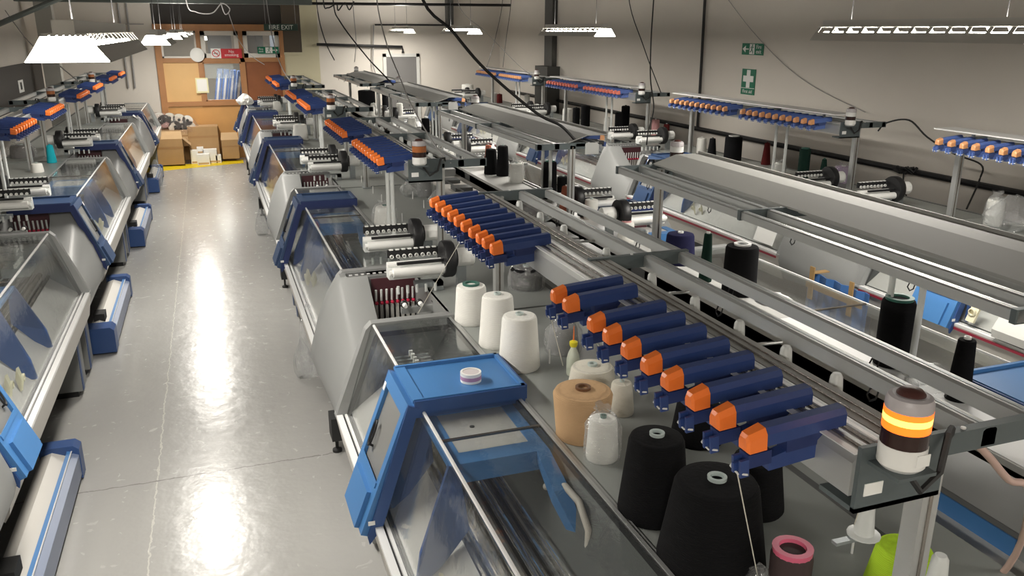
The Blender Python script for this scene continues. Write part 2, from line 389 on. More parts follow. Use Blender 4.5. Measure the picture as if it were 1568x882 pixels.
# ---------------------------------------------------------------- text
def text(body, size, m, name='lettering', parent=None):
    c = bpy.data.curves.new(name, 'FONT'); c.body = body; c.size = size; c.extrude = .001; c.align_x = 'CENTER'; c.align_y = 'CENTER'; c.space_line = .8
    t = bpy.data.objects.new('tmp', c); link(t)
    dg = bpy.context.evaluated_depsgraph_get(); me = bpy.data.meshes.new_from_object(t.evaluated_get(dg)); bpy.data.objects.remove(t)
    me.materials.clear(); me.materials.append(m)
    o = bpy.data.objects.new(name, me); link(o)
    if parent: o.parent = parent
    return o
def figure(mb, cx, cz, h, y):       # running exit man
    s = h/10
    mb.prism(arc(cx+.8*s, cz+4*s, .9*s, 0, 2*PI, 10)[:-1], y-.002, y)
    for pl in ([(0, 3), (1.2, 2.6), (.6, -.6), (-1.0, -.4)], [(-.9, 2.6), (0, 3), (-2.2, .8), (-2.8, 1.4)], [(1, 2.8), (1.3, 2), (3, 1.2), (3.0, 2)],
               [(-.9, -.4), (.1, -.4), (-.8, -2.8), (-3.2, -3.2), (-3.2, -2.4), (-1.6, -2.2)], [(-.2, -.5), (.8, -.5), (2.4, -2.2), (2.6, -4.6), (1.8, -4.6), (1.5, -2.6)]):
        mb.prism([(cx+a*s, cz+b*s) for a, b in pl], y-.002, y)
# no smoking sign
x0, x1, z0, z1 = rectp(323, 74, 370, 89); ys = Yp-.09
sg = thing('no_smoking_sign', 'red and white No smoking sign above the partition window', 'sign', ((x0+x1)/2, ys, z0))
W_, H_ = x1-x0, z1-z0
MB().mat(WSIGN).box(-W_/2, -W_/2+W_*.32, 0, .01, 0, H_).build('pictogram_panel', sg)
MB().mat(REDS).box(-W_/2+W_*.32, W_/2, 0, .01, 0, H_*.97).build('red_panel', sg)
r = H_*.4; cx = -W_/2+W_*.16; m = MB().mat(REDS)
for a0, b0 in zip(arc(cx, H_/2, r, 0, 2*PI, 20), arc(cx, H_/2, r, 0, 2*PI, 20)[1:]):
    f = lambda p, k: (cx+(p[0]-cx)*k, H_/2+(p[1]-H_/2)*k)
    m.prism([a0, b0, f(b0, .8), f(a0, .8)], -.004, 0)
m.prism([(cx-r*.75, H_/2+r*.65), (cx-r*.6, H_/2+r*.75), (cx+r*.75, H_/2-r*.62), (cx+r*.6, H_/2-r*.75)], -.005, 0)
m.mat(BLK).box(cx-r*.6, cx+r*.5, -.003, 0, H_/2-r*.1, H_/2+r*.08); m.build('prohibition_pictogram', sg)
t = text('No\nsmoking', H_*.42, WSIGN, parent=sg); t.location = (W_*.16, -.003, H_*.5); t.rotation_euler = (PI/2, 0, 0)
# green exit sign on partition
x0, x1, z0, z1 = rectp(394, 71.5, 426, 82); W_, H_ = x1-x0, z1-z0
sg = thing('fire_exit_sign', 'small green Fire exit sign with running figure and arrow on the partition', 'sign', ((x0+x1)/2, ys, z0))
m = MB().mat(GREENS).box(-W_/2, W_/2, 0, .01, 0, H_).build('sign_plate', sg)
m = MB().mat(WSIGN).box(-.06, .1, -.003, 0, H_*.08, H_*.92)
m.prism([(W_*.2, H_*.55), (W_*.34, H_*.55), (W_*.34, H_*.8), (W_*.46, H_*.5), (W_*.34, H_*.2), (W_*.34, H_*.45), (W_*.2, H_*.45)], -.003, 0)
m.mat(GREENS); figure(m, .02, H_*.5, H_*.85, -.003); m.build('pictogram', sg)
t = text('Fire\nexit', H_*.42, WSIGN, parent=sg); t.location = (-W_*.33, -.003, H_*.5); t.rotation_euler = (PI/2, 0, 0)
# hanging FIRE EXIT
pz = ony(430, 47, 18.4); x0, x1 = ony(404, 42, 18.4).x, ony(456, 42, 18.4).x; H_ = ony(430, 36.5, 18.4).z-pz.z
sg = thing('hanging_exit_sign', 'dark green FIRE EXIT sign hanging from the girder in front of the partition', 'sign', ((x0+x1)/2, 18.4, pz.z))
MB().mat(mat('sign_dark_green', (.03, .07, .05), .5)).box((x0-x1)/2, (x1-x0)/2, 0, .012, 0, H_).build('sign_plate', sg)
for xx in (-.3, .3): MB().mat(CABG).tube([(xx, .006, H_), (xx, .006, 4.6-pz.z)], .004, 5).build('hanging_wire', sg)
t = text('FIRE EXIT', H_*.95, mat('sign_pale_green', (.92, .98, .92), .5), parent=sg); t.location = (0, -.004, H_*.47); t.rotation_euler = (PI/2, 0, 0); t.scale = (.92, 1, 1)
# wall clock and notice
p = ony(302, 84, ys); m = MB().mat(WSIGN).lathe([(.16, .03), (.16, -.02), (.14, -.03), (.01, -.03)], axis='y', n=28)
o = tag(m.build('round_wall_plate', loc=p), 'plain round white plate on the partition left of the No smoking sign', 'plate')
x0, x1, z0, z1 = rectp(301, 119, 318, 142)
o = tag(MB().mat(PAPERY).box(-.14, .14, 0, .004, 0, z1-z0).mat(PAPER).box(-.11, .11, -.002, 0, .04, z1-z0-.03).build('paper_notice', loc=((x0+x1)/2, Yp-.08, z0)), 'pale yellow paper notice pinned beside the partition window', 'notice')
# right wall signs (rotate to face -x)
def wallsign(name, label, px0, px1):
    a = onx(*px0, XR-.012); b = onx(*px1, XR-.012); W_, H_ = abs(a.y-b.y), abs(a.z-b.z)
    t = thing(name, label, 'sign', (XR-.012, (a.y+b.y)/2, min(a.z, b.z))); t.rotation_euler = (0, 0, -PI/2); return t, W_, H_
sg, W_, H_ = wallsign('fire_exit_sign', 'green Fire exit sign with left arrow on the right wall', (1137, 66), (1168, 85))
MB().mat(GREENS).box(-W_/2, W_/2, 0, .01, 0, H_).build('sign_plate', sg)
m = MB().mat(WSIGN).box(-W_*.13, W_*.1, -.003, 0, H_*.06, H_*.94)
m.prism([(-W_*.18, H_*.55), (-W_*.32, H_*.55), (-W_*.32, H_*.8), (-W_*.46, H_*.5), (-W_*.32, H_*.2), (-W_*.32, H_*.45), (-W_*.18, H_*.45)], -.003, 0)
m.mat(GREENS); figure(m, -W_*.02, H_*.5, H_*.85, -.003); m.build('pictogram', sg)
t = text('Fire\nexit', H_*.5, WSIGN, parent=sg); t.location = (W_*.3, -.003, H_*.5); t.rotation_euler = (PI/2, 0, 0)
sg, W_, H_ = wallsign('first_aid_sign', 'green First aid sign with white cross on the right wall', (1137, 105), (1154, 146))
MB().mat(GREENS).box(-W_/2, W_/2, 0, .01, 0, H_).build('sign_plate', sg)
a = W_*.13; cz = H_*.62; q = W_*.38
MB().mat(WSIGN).box(-a, a, -.003, 0, cz-q, cz+q).box(-q, -a, -.003, 0, cz-a, cz+a).box(a, q, -.003, 0, cz-a, cz+a).box(-W_/2, W_/2, -.003, 0, H_*.245, H_*.265).build('cross', sg)
t = text('First aid', W_*.22, WSIGN, parent=sg); t.location = (0, -.003, H_*.12); t.rotation_euler = (PI/2, 0, 0)
# right wall conduits and trunking
pipe('conduit_pipe', [onx(1081, -30, XR-.04), onx(1071, 150, XR-.04), (XR-.04, onx(1071, 150, XR-.04).y, 1.5)], .022, BLK, 'black vertical conduit on the right wall left of the signs', 'pipe')
zt_ = 1.52
pipe('wall_trunking', [(XR-.04, 20.5, zt_), (XR-.04, 3.0, zt_)], .035, BLK, 'long black horizontal trunking low along the right wall', 'trunking')
# ---------------------------------------------------------------- knitting machine (u across from front rail, v along the row, z up)
PITCH = 4.33
def P(u, z): return (u, z)
RZ, TZ = .90, 1.43
A_, B_, C_ = (.0, .90), (.215, 1.43), (.68, 1.43)
SL = (B_[0]-A_[0], B_[1]-A_[1])
def machine(sgn, L, name, label, loc, hood_v, near_drum=True, light=False, desk=None, depth_=1.5, white_front=False, bench_near=-1.0, bench_far=.015, pins=False, housing=True, treadle=False, carr_v=None, cabinet=True):
    fl = sgn < 0
    root = thing(name, label, 'knitting machine', loc, 'flat knitting machines in rows')
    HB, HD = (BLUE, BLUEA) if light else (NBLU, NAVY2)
    b = lambda m, n, p=root, loc=None, bevel=0: m.build(n, p, (loc[0]*sgn, loc[1], loc[2]) if loc else None, fl, bevel)
    # cabinet under the bed
    b(MB().mat(GD).prism([(.42, .12), (1.02, .12), (1.02, 1.36), (.70, 1.36), (.42, .9)][:5], .02, L+.02).mat(BLK).box(.5, .95, .1, L-.1, 0, .12), 'base_cabinet')
    # apron under the glass with sliding tracks
    ap = b(MB().mat(GL).prism([(.0, .896), (.07, .896), (.10, .70), (.06, .66), (.035, .70)], 0, L).mat(G).prism([(.07, .9), (.12, .86), (.12, .66), (.10, .70)], 0, L), 'front_apron')
    b(MB().mat(ALW).box(.0, .034, 0, L, .897, .915).mat(BLK).box(.034, .046, 0, L, .89, .90).mat(ALW).box(.046, .06, 0, L, .897, .915).mat(BLK).box(.06, .09, 0, L, .88, .897).mat(ALU).box(.09, .1, 0, L, .89, .91), 'slide_track', ap)
    # sloping end frames: grey band with black gasket
    def band(mb, o, i, y0, y1):
        n = len(o)
        for k in range(n-1): mb.prism([o[k], o[k+1], i[k+1], i[k]], y0, y1)
    rr = []
    o = [(-.005, .90), (.19, 1.405), (.225, 1.44), (.70, 1.44)]
    i1 = [(.055, .90), (.235, 1.365), (.255, 1.385), (.70, 1.385)]
    i2 = [(.085, .90), (.26, 1.335), (.275, 1.352), (.70, 1.352)]
    for (y0, y1) in ((-.005, .06), (L-.06, L+.005)):
        m = MB().mat(G); band(m, o, i1, y0, y1); m.mat(BLK); band(m, i1, i2, y0+.008, y1-.008)
        b(m, 'end_frame')
    # end wall plates seen through the glass
    for (y0, y1, mm) in ((-.02, -.006, GD), (L+.006, L+.02, G)):
        b(MB().mat(mm).prism([(.02, .88), (.225, 1.40), (.70, 1.40), (.70, .88)], y0, y1), 'end_plate')
    # glass
    g = MB().mat(GLASS).slab((.065, .915), (.228, 1.425), .06, L-.06, .006)
    b(g, 'front_glass')
    g = MB().mat(GLASS).box(.24, .655, .06, L-.06, 1.425, 1.431)
    tg = b(g, 'top_glass')
    b(MB().mat(ALW).tube([(.235, .07, 1.43), (.235, L-.07, 1.43)], .008, 6).mat(DSTEEL).box(.24, .66, L*.54, L*.54+.012, 1.428, 1.437), 'ridge_strip', tg)
    b(MB().mat(BLK).box(.655, .668, .0, L, 1.40, 1.425).mat(ALU).box(.668, .682, 0, L, 1.40, 1.43).mat(BLK).box(.682, .69, 0, L, 1.4, 1.42).mat(ALU).box(.69, .705, 0, L, 1.40, 1.415), 'rear_track')
    # desk for cones
    dk = MB().mat(desk or DESK).box(.705, depth_, bench_near, L+bench_far, 1.372, 1.40).mat(GD).box(1.45, 1.48, bench_near, L+bench_far, 1.40, 1.402)
    dk.mat(GD).box(1.02, min(depth_-.03, 1.5), bench_near+.2, L+bench_far-.2, .12, 1.37).mat(BLK).box(1.12, 1.4, bench_near+.4, L+bench_far-.4, 0, .12)
    dk.mat(ALU)
    dd_ = b(dk, 'yarn_desk')
    if pins:
        for k in range(9):
            for uu in (.98, 1.3):
                y = bench_near+.25+k*.46+(.05 if uu > 1 else 0); b(MB().mat(ALW).tube([(uu, y, 1.4), (uu, y, 1.475)], .004, 5), 'cone_pin', dd_)
    # needle bed: V of long bars
    nb = MB().mat(GD).box(.10, .64, .03, L-.03, .86, .90)
    nb.mat(INNER).slab((.10, .90), (.30, 1.05), .05, L-.05, .02)
    nb.mat(BLK).box(.28, .64, .04, L-.04, 1.0, 1.04)
    for k, (u, z, rr_, mm) in enumerate(((.285, 1.07, .014, DSTEEL), (.315, 1.085, .012, CHROME), (.345, 1.09, .02, DSTEEL), (.375, 1.11, .010, CHROME), (.405, 1.10, .016, DSTEEL), (.44, 1.12, .012, CHROME), (.475, 1.10, .02, DSTEEL), (.51, 1.12, .013, CHROME), (.54, 1.10, .014, DSTEEL), (.565, 1.09, .010, CHROME))):
        nb.mat(mm).tube([(u, .04, z), (u, L-.04, z)], rr_, 8)
    nb.mat(CHROME).tube([(.42, .05, 1.2), (.42, L-.05, 1.2)], .008, 8).tube([(.50, .05, 1.21), (.50, L-.05, 1.21)], .008, 8)
    nbo = b(nb, 'needle_bed')
    # yarn carrier blocks on the rails
    yc = MB()
    for k in range(7):
        y = L*.86+k*.05
        if y < L-.15: yc.mat(STEEL).box(.33, .52, y, y+.018, 1.19, 1.26).mat(WHT).box(.41, .43, y, y+.018, 1.26, 1.29)
    for k in range(5): yc.mat(DSTEEL).box(.33, .52, .18+k*.06, .2+k*.06, 1.18, 1.25)
    b(yc, 'yarn_carriers', nbo)
    b(MB().mat(mat('tube_reflection_white', (.85, .85, .85), .3)).box(.585, .64, .06, L-.06, 1.10, 1.15), 'tube_reflection_strip', nbo)  # board coloured white to stand for the tube's reflection
    # inner carriage: blue bridge with grey top
    cv = carr_v if carr_v is not None else hood_v-.55
    wv = .50
    m = MB().mat(BLUE)
    m.box(.235, .30, 0, wv, 1.365, 1.385).box(.60, .655, 0, wv, 1.365, 1.385).box(.30, .60, 0, .09, 1.365, 1.385).box(.30, .60, wv-.05, wv, 1.365, 1.385)
    m.box(.26, .65, 0, .012, 1.30, 1.366).box(.26, .65, wv-.012, wv, 1.30, 1.366)
    co = b(m, 'inner_carriage', root, (0, cv, 0))
    b(MB().mat(INNER).box(.30, .60, .09, wv-.05, 1.362, 1.38).mat(BLK).lathe([(.011, 0), (.011, .003)], (.42, .3, 1.38), 12), 'carriage_top_panel', co)
    for y, yy in ((0, -.05), (wv-.02, wv+.02)):
        b(MB().mat(BLUEA).loft([[(.235, y, 1.385), (.275, y, 1.36), (.275, y+.02, 1.36), (.235, y+.02, 1.385)], [(.10, yy, 1.05), (.30, yy, 1.12), (.30, yy+.02, 1.12), (.10, yy+.02, 1.05)], [(.075, yy-.02, .93), (.13, yy-.02, .93), (.13, yy, .93), (.075, yy, .93)]]), 'carriage_front_leg', co)
    b(MB().mat(BLUE).loft([[(.60, 0, 1.385), (.655, 0, 1.385), (.655, .02, 1.35), (.60, .02, 1.35)], [(.585, -.22, 1.33), (.65, -.22, 1.33), (.65, -.20, 1.27), (.585, -.20, 1.27)], [(.62, -.36, 1.22), (.652, -.36, 1.22), (.652, -.36, 1.16), (.62, -.36, 1.16)]]), 'carriage_rear_leg', co)
    for q in (0, 1):
        kn = MB()
        kn.mat(BEIGE).loft([[(.10+q*.04, -.28-q*.10, 1.02), (.13+q*.04, -.22-q*.10, 1.08), (.14+q*.04, -.24-q*.10, 1.02), (.11+q*.04, -.30-q*.10, .96)], [(.115+q*.04, -.28-q*.10, 1.01), (.145+q*.04, -.22-q*.10, 1.07), (.155+q*.04, -.24-q*.10, 1.01), (.125+q*.04, -.30-q*.10, .95)]])
        kn.lathe([(.024, 0), (.024, -.012), (.017, -.014), (.017, -.002)], (.115+q*.04, -.25-q*.10, 1.02), 16, 'x')
        b(kn, 'tension_knob', co)
    b(MB().mat(mat('hose_ribbed', (.55, .5, .45), .5)).tube([(.60, -.10, 1.28), (.64, -.2, 1.33), (.645, -.32, 1.33), (.64, -.42, 1.27), (.62, -.46, 1.18)], .014, 10), 'ribbed_hose', co)
    # outer blue hood riding over the glass
    hw = .40
    a, t_ = (-.035, .87), (.195, 1.462)
    d = Vector((t_[0]-a[0], t_[1]-a[1])); nrm = Vector((-d.y, d.x)).normalized()
    S = lambda t, k=0.0: (a[0]+d.x*t+nrm.x*k, a[1]+d.y*t+nrm.y*k)
    m = MB().mat(HB)
    def pc(t0, t1, y0, y1, k0=0.0, k1=.03): m.prism([S(t0, k0), S(t1, k0), S(t1, k1), S(t0, k1)], y0, y1)
    pc(0, .34, 0, hw); pc(.9, 1.0, 0, hw); pc(.34, .9, 0, .045); pc(.34, .9, hw-.045, hw)
    pc(.0, .28, .06, hw-.06, .03, .05); pc(.34, .38, .03, hw-.03, .03, .036)
    m.mat(HD)
    m.prism([S(0, 0), S(1, .03), S(1, -.02), S(.55, -.035), S(.1, -.05), S(-.05, -.02)], -.014, 0).prism([S(0, 0), S(1, .03), S(1, -.02), S(.55, -.035), S(.1, -.05), S(-.05, -.02)], hw, hw+.014)
    h = b(m, 'carriage_hood', root, (0, hood_v, 0))
    tp = MB().mat(HB).box(S(1)[0], .70, 0, hw, 1.462, 1.475).box(S(1)[0], .70, 0, .016, 1.475, 1.492).box(S(1)[0], .70, hw-.016, hw, 1.475, 1.492).box(.684, .70, 0, hw, 1.475, 1.492)
    tp.box(S(1)[0]-.005, S(1)[0]+.045, 0, hw, 1.475, 1.487)
    tp.mat(HD).box(S(1)[0], .70, -.012, 0, 1.41, 1.487).box(S(1)[0], .70, hw, hw+.012, 1.42, 1.487).box(.70, .712, 0, hw, 1.42, 1.487)
    b(tp, 'hood_top_tray', h)
    b(MB().mat(SMK).prism([S(.34, .005), S(.9, .005), S(.9, .012), S(.34, .012)], .045, hw-.045), 'hood_window', h)
    pts = []
    for q in range(13):
        an = 2*PI*q/12; tt = S(.56+.10*math.cos(an), .035+.0*q); pts.append((tt[0], .30+.020*math.sin(an), tt[1]))
    b(MB().mat(BLK).tube(pts, .006, 6, True, False).tube([(S(.46, .01)[0], .30, S(.46, .01)[1]), (S(.47, .035)[0], .30, S(.47, .035)[1])], .006, 6), 'hood_handle', h)
    b(MB().mat(WHT).prism([S(.86, .031), S(.92, .031), S(.92, .033), S(.86, .033)], hw-.04, hw-.01).box(-.03, .0, -.016, -.014, .93, .95), 'hood_sticker', h)
    if housing:      # machine head between two beds, on the near side
        hv = -1.0
        # flared end cover
        def ring(y, k):
            pf = [(.0, .80), (-.02, .86), (-.012, .93), (.05, 1.15), (.11, 1.30), (.17, 1.40), (.20, 1.43), (.38, 1.43), (.38, .70), (.06, .68)]
            e = [(.05, .72), (.04, .78), (.05, .82), (.08, .88), (.12, .93), (.17, .97), (.22, .99), (.38, 1.0), (.38, .70), (.08, .70)]
            return [(p[0]*(1-k)+q[0]*k, y, p[1]*(1-k)+q[1]*k) for p, q in zip(pf, e)]
        m = MB().mat(G).loft([ring(-.005, 0), ring(-.10, .0), ring(-.13, .06), ring(-.35, .42), ring(-.7, .85), ring(-.97, 1)], True)
        for k in range(6):
            m.mat(GD).tube([(.375, -.16-k*.04, .95+.0*k+.24-k*.045), (.384, -.16-k*.04, .95+.24-k*.045)], .004, 4)
        b(m, 'end_cover', root)
        m = MB().mat(GD).prism([(.38, .12), (1.0, .12), (1.0, 1.0), (.38, 1.0)], hv, -.02).mat(G).box(.38, .72, -.10, -.02, 1.0, 1.43).box(.70, .72, hv, -.02, 1.0, 1.40).mat(ALW)
        for k in range(10): m.box(.26+k*.04, .28+k*.04, -.09, -.07, 1.43, 1.434)
        m.mat(G).box(.24, .70, -.105, -.02, 1.415, 1.43)
        b(m, 'head_housing', root)
        tn = MB().mat(mat('panel_dark_red', (.06, .015, .02), .5)).box(.40, .70, -.112, -.10, 1.02, 1.40)
        for k in range(8):
            u = .425+k*.036
            tn.mat(GL).box(u-.010, u+.010, -.135, -.112, 1.05, 1.22).mat(BLK).box(u+.012, u+.018, -.13, -.112, 1.05, 1.22)
            tn.mat(RED).lathe([(.001, -.012), (.012, -.006), (.012, .006), (.001, .012)], (u, -.15, 1.24), 8, 'y')
            tn.mat(WHT2).tube([(u, -.13, 1.25), (u, -.14, 1.33)], .008, 6)
        tn.mat(ALU).box(.40, .70, -.14, -.112, 1.03, 1.045)
        b(tn, 'yarn_tensioners', root)
        lw = MB().mat(ALU).box(.50, .92, -.60, -.57, 1.30, 1.34).box(.48, .90, -.80, -.77, 1.24, 1.28).mat(G).box(.86, .9, -.80, -.57, 1.0, 1.34)
        for k in range(4):
            for yy, zz in ((-.60, 1.36), (-.80, 1.30)):
                u = .52+k*.10-(.02 if zz < 1.33 else 0); lw.mat(BLK).lathe([(.022, 0), (.022, .03)], (u, yy, zz), 10, 'y').mat(WHT).lathe([(.012, -.035), (.016, -.0)], (u, yy, zz), 10, 'y')
        b(lw, 'lower_feed_rollers', root)
        # two friction feed drums with comb strips
        for (yy, uu, zz) in ((-.50, .0, 1.60), (-1.42 if False else .38, .0, 1.56)):
            m = MB().mat(WHT2).box(.45+uu, .80, yy+.0, yy+.09, zz-.10, zz-.03).mat(WHT).tube([(.47+uu, yy-.02, zz-.05), (.80, yy-.02, zz-.05)], .032, 10)
            m.mat(WHT).tube([(.45+uu, yy+.06, zz-.02), (.80, yy+.06, zz-.02)], .022, 10).tube([(.45, yy-.02, zz-.05), (.47, yy-.02, zz-.05)], .018, 8)
            m.mat(STEEL).box(.62, .80, yy-.0, yy+.08, zz-.17, zz-.14).box(.74, .80, yy, yy+.06, 1.40, zz-.14)
            for q in range(5): m.mat(WHT2).tube([(.5+q*.06, yy-.02, zz-.14), (.5+q*.06, yy-.02, zz-.19)], .01, 6)
            if yy > 0 and not near_drum: continue
            fd = b(m, 'feed_drum', root)
            cs = MB().mat(BLK).box(.46, .79, yy+.085, yy+.10, zz+.02, zz+.07).box(.50, .80, yy-.02, yy+.0, zz-.005, zz+.012)
            for q in range(8):
                u = .485+q*.04; cs.mat(WHT).lathe([(.013, -.01), (.013, 0), (.007, 0), (.007, -.01)], (u, yy+.075, zz+.03), 8, 'y').box(u-.012, u+.012, yy+.08, yy+.10, zz+.068, zz+.074)
            b(cs, 'comb_strip', fd)
            b(MB().mat(BLK).lathe([(.001, .0), (.115, .0), (.12, .01), (.12, .06), (.115, .07), (.001, .07)], (.80, yy+.03, zz), 24, 'x'), 'drive_disc', fd)
            b(MB().mat(WHT).lathe([(.001, 0), (.06, 0), (.06, .12), (.055, .125), (.001, .125)], (.885, yy+.04, zz), 20, 'x').mat(BLK).lathe([(.062, 0), (.062, .01)], (.887, yy+.04, zz), 20, 'x').mat(PAPER).box(.92, .98, yy-.022, yy-.019, zz-.02, zz+.03).mat(STEEL).box(.90, .96, yy+.02, yy+.06, 1.40, zz-.055), 'drive_motor', fd)
    if white_front:
        b(MB().mat(GW).prism([(-.02, .93), (-.03, .99), (.05, 1.12), (.16, 1.22), (.24, 1.25), (.24, 1.2), (.10, 1.05), (.06, .93)], .1, 1.9), 'white_front_cover')
        kk = MB().mat(BEIGE).slab((.04, .95), (.10, 1.10), 2.10, 2.17, .02)
        kk.lathe([(.03, 0), (.03, -.02), (.022, -.022), (.022, -.005)], (.05, 2.135, 1.03), 18, 'x'); b(kk, 'adjusting_knob')
    if white_front or desk == 'x': pass
    b(MB().mat(MAROON).box(-.004, .0, .06, L-.06, .868, .888), 'red_stripe', ap) if sgn > 0 and white_front is not None else None
    # supports
    lgm = MB()
    for y in ((.15, L+.05) if not housing else (-.75, L-.1)):
        q = MB().mat(G).box(.16, .44, y, y+.24, .06, .86).mat(BLUEA).box(.155, .162, y+.02, y+.09, .06, .7).mat(BLK).box(.2, .4, y+.03, y+.2, 0, .06)
        b(q, 'support_leg', root)
    b(MB().mat(RUB).lathe([(.035, 0), (.035, .02), (.012, .03), (.012, .2)], (.14, .2, 0), 12).box(.10, .2, .12, .28, .12, .3), 'levelling_foot', root)
    if treadle:
        m = MB().mat(GL).prism([(.06, .05), (.22, .05), (.22, .22), (.15, .24), (.06, .20)], -.05, 1.6).mat(mat('treadle_grey_blue', (.16, .2, .3), .4)).prism([(-.01, .05), (.06, .05), (.06, .2), (.045, .222), (-.01, .20)], -.05, 1.6).mat(BLUE).prism([(.035, .2), (.06, .2), (.06, .236), (.035, .232)], -.05, 1.6).mat(ALW).box(.028, .036, -.05, 1.6, .231, .235).mat(BLK).box(.0, .2, -.05, 1.6, .02, .05)
        td = b(m, 'treadle_bar', root)
        for y0, y1 in ((-.25, -.05), (1.6, 1.72)):
            b(MB().mat(BLUEA).prism([(-.015, .02), (.23, .02), (.23, .27), (.02, .27), (-.015, .24)], y0, y1), 'treadle_end', td)
    if cabinet:
        lg_ = MB().mat(GL).box(1.06, 1.58, -.99, L, 1.27, 1.30).mat(G).box(1.06, 1.11, -.99, L, 1.0, 1.27)
        for k in range(6): lg_.mat(GD).box(1.2, 1.4, .4+k*.5, .6+k*.5, 1.30, 1.34)
        b(lg_, 'rear_ledge', root)
        for cv_ in (-.97, -.30):
            c = MB().mat(G).box(1.12, 1.43, cv_, cv_+.6, .5, 1.39)
            cc = b(c, 'control_cabinet', root)
            b(MB().mat(BLUE).box(1.43, 1.442, cv_+.04, cv_+.52, .52, 1.37).mat(BLK).lathe([(.02, 0), (.02, .02)], (1.442, cv_+.1, 1.1), 10, 'x'), 'cabinet_door', cc)
    return root

# ---------------------------------------------------------------- yarn rack with feeders
RZT = 2.13
def rack(sgn, L, label, loc, units, um=(NAVY, NAVY2, ORG), lit=False, tray=False, topshelf=False, lens=None, brakes=True, r=1.0, post_gap=True, rot=0.0):
    fl = sgn < 0
    if tray: loc = (loc[0], loc[1], -.045)
    root = thing('yarn_rack', label, 'yarn rack', loc, 'yarn racks over the cone desks'); root.rotation_euler = (0, 0, rot)
    b = lambda m, n, p=root, loc=None: m.build(n, p, (loc[0]*sgn, loc[1], loc[2]) if loc else None, fl)
    z = RZT
    bm_ = MB().mat(ALU)
    bm_.prism([(.73, z-.10), (.86, z-.10), (.86, z-.01), (.85, z), (.75, z), (.73, z-.02)], 0, L)
    bm_.mat(DSTEEL).box(.765, .775, .0, L, z, z+.002).box(.80, .81, 0, L, z, z+.002).mat(ALW).box(.732, .75, .0, L, z-.0, z+.003).box(.82, .832, 0, L, z, z+.004).mat(DULL).box(.86, .945, 0, L, z-.03, z-.004).mat(DSTEEL).box(.885, .892, 0, L, z-.004, z-.002).box(.915, .92, 0, L, z-.004, z-.002)
    b(bm_, 'feeder_beam')
    for u in (1.10, 1.26): b(MB().mat(ALU).prism([(u, z-.045), (u+.042, z-.045), (u+.042, z-.006), (u+.036, z), (u+.008, z), (u, z-.006)], 0, L).mat(STEEL).box(u+.018, u+.026, 0, L, z, z+.001), 'thread_rail')
    for y in (0, L*.52, L-.02): b(MB().mat(BRKT).box(.86, 1.31, y-.0, y+.025, z-.05, z+.004).mat(ALW).lathe([(.006, 0), (.006, .004)], (1.05, y+.012, z+.004), 8), 'cross_bar')
    ey = 0
    for k in range(4):
        for u in (1.11, 1.27):
            y = .35+k*(L-.4)/3.7+(.17 if u > 1.2 else 0)
            b(MB().mat(BLK).tube([(u, y-.02, z-.045), (u, y-.012, z-.075), (u, y+.006, z-.088), (u, y+.02, z-.075), (u, y+.012, z-.055), (u, y+.0, z-.045)], .003, 5), 'thread_eyelet')
    for (u, y, z0) in ((.95, .0, 1.40), (.95, L-.05, 1.40)):
        if tray: z0 += .047
        m = MB().mat(ALU).box(u, u+.05, y, y+.05, z0, z-.02).mat(DSTEEL).box(u+.02, u+.03, y-.002, y, z0, z-.03).mat(STEEL).box(u-.02, u+.07, y-.02, y+.07, z0, z0+.012)
        b(m, 'post')
    for y in ((L*.28, L*.34) if not lit else ()):
        b(MB().mat(WHT2).tube([(.80, y, 1.41+(.045 if tray else 0)), (.80, y, z-.1)], .016, 10).lathe([(.035, 0), (.02, .02)], (.80, y, 1.402+(.045 if tray else 0)), 12), 'round_post')
    # lamp bracket and signal light
    ly = L+.10 if tray else 0.0; fy = -1 if tray else 1
    b0 = b
    def b(mm_, n_, p_=root, loc=None):
        if ly: mm_.v = [(x, ly+y, z_) for x, y, z_ in mm_.v]
        return b0(mm_, n_, p_, loc)
    b(MB().mat(BRKT).box(.74, .98, -.012, 0, z-.14, z+.02).box(.74, .98, -.012, .10, z-.14, z-.128).mat(PAPER).box(.76, .81, -.014, -.012, z-.1, z-.07).mat(BRKT).box(.76, .86, -.10, 0, z-.02, z-.012), 'lamp_bracket')
    sl = MB().mat(WHT).lathe([(.040, 0), (.049, .01), (.049, .055)], (.81, -.05, z-.012), 24).mat(PAPER).box(.80, .835, -.1005, -.0985, z+.008, z+.035)
    so = b(sl, 'signal_light')
    zz = z+.043
    b(MB().mat(SMOKE).lathe([(.048, 0), (.048, .035)], (.81, -.05, zz), 24), 'dark_segment', so)
    zz += .035
    if lit: b(MB().mat(AMBER).lathe([(.0485, 0), (.0485, .018)], (.81, -.05, zz), 24).mat(AMBERH).lathe([(.0485, .018), (.0485, .032)], (.81, -.05, zz), 24).mat(AMBER).lathe([(.0485, .032), (.0485, .045)], (.81, -.05, zz), 24), 'amber_segment', so)
    else: b(MB().mat(AMBERD if lens is None else lens).lathe([(.0485, 0), (.0485, .04)], (.81, -.05, zz), 24), 'amber_segment', so)
    zz += .042
    b(MB().mat(LCAP).lathe([(.048, 0), (.048, .02), (.044, .03), (.036, .034)], (.81, -.05, zz), 24).mat(BCAP).lathe([(.029, .03), (.029, .036), (.022, .044), (.004, .047)], (.81, -.05, zz), 20), 'lamp_cap', so)
    # cable loop
    b(MB().mat(CABLE).tube([(.84, -.03, z-.03), (.88, -.05, z-.09), (.94, -.04, z-.06), (.97, -.02, z+.02), (1.0, .0, z+.02), (1.02, .02, z-.05)], .008, 6), 'lamp_cable')
    b = b0
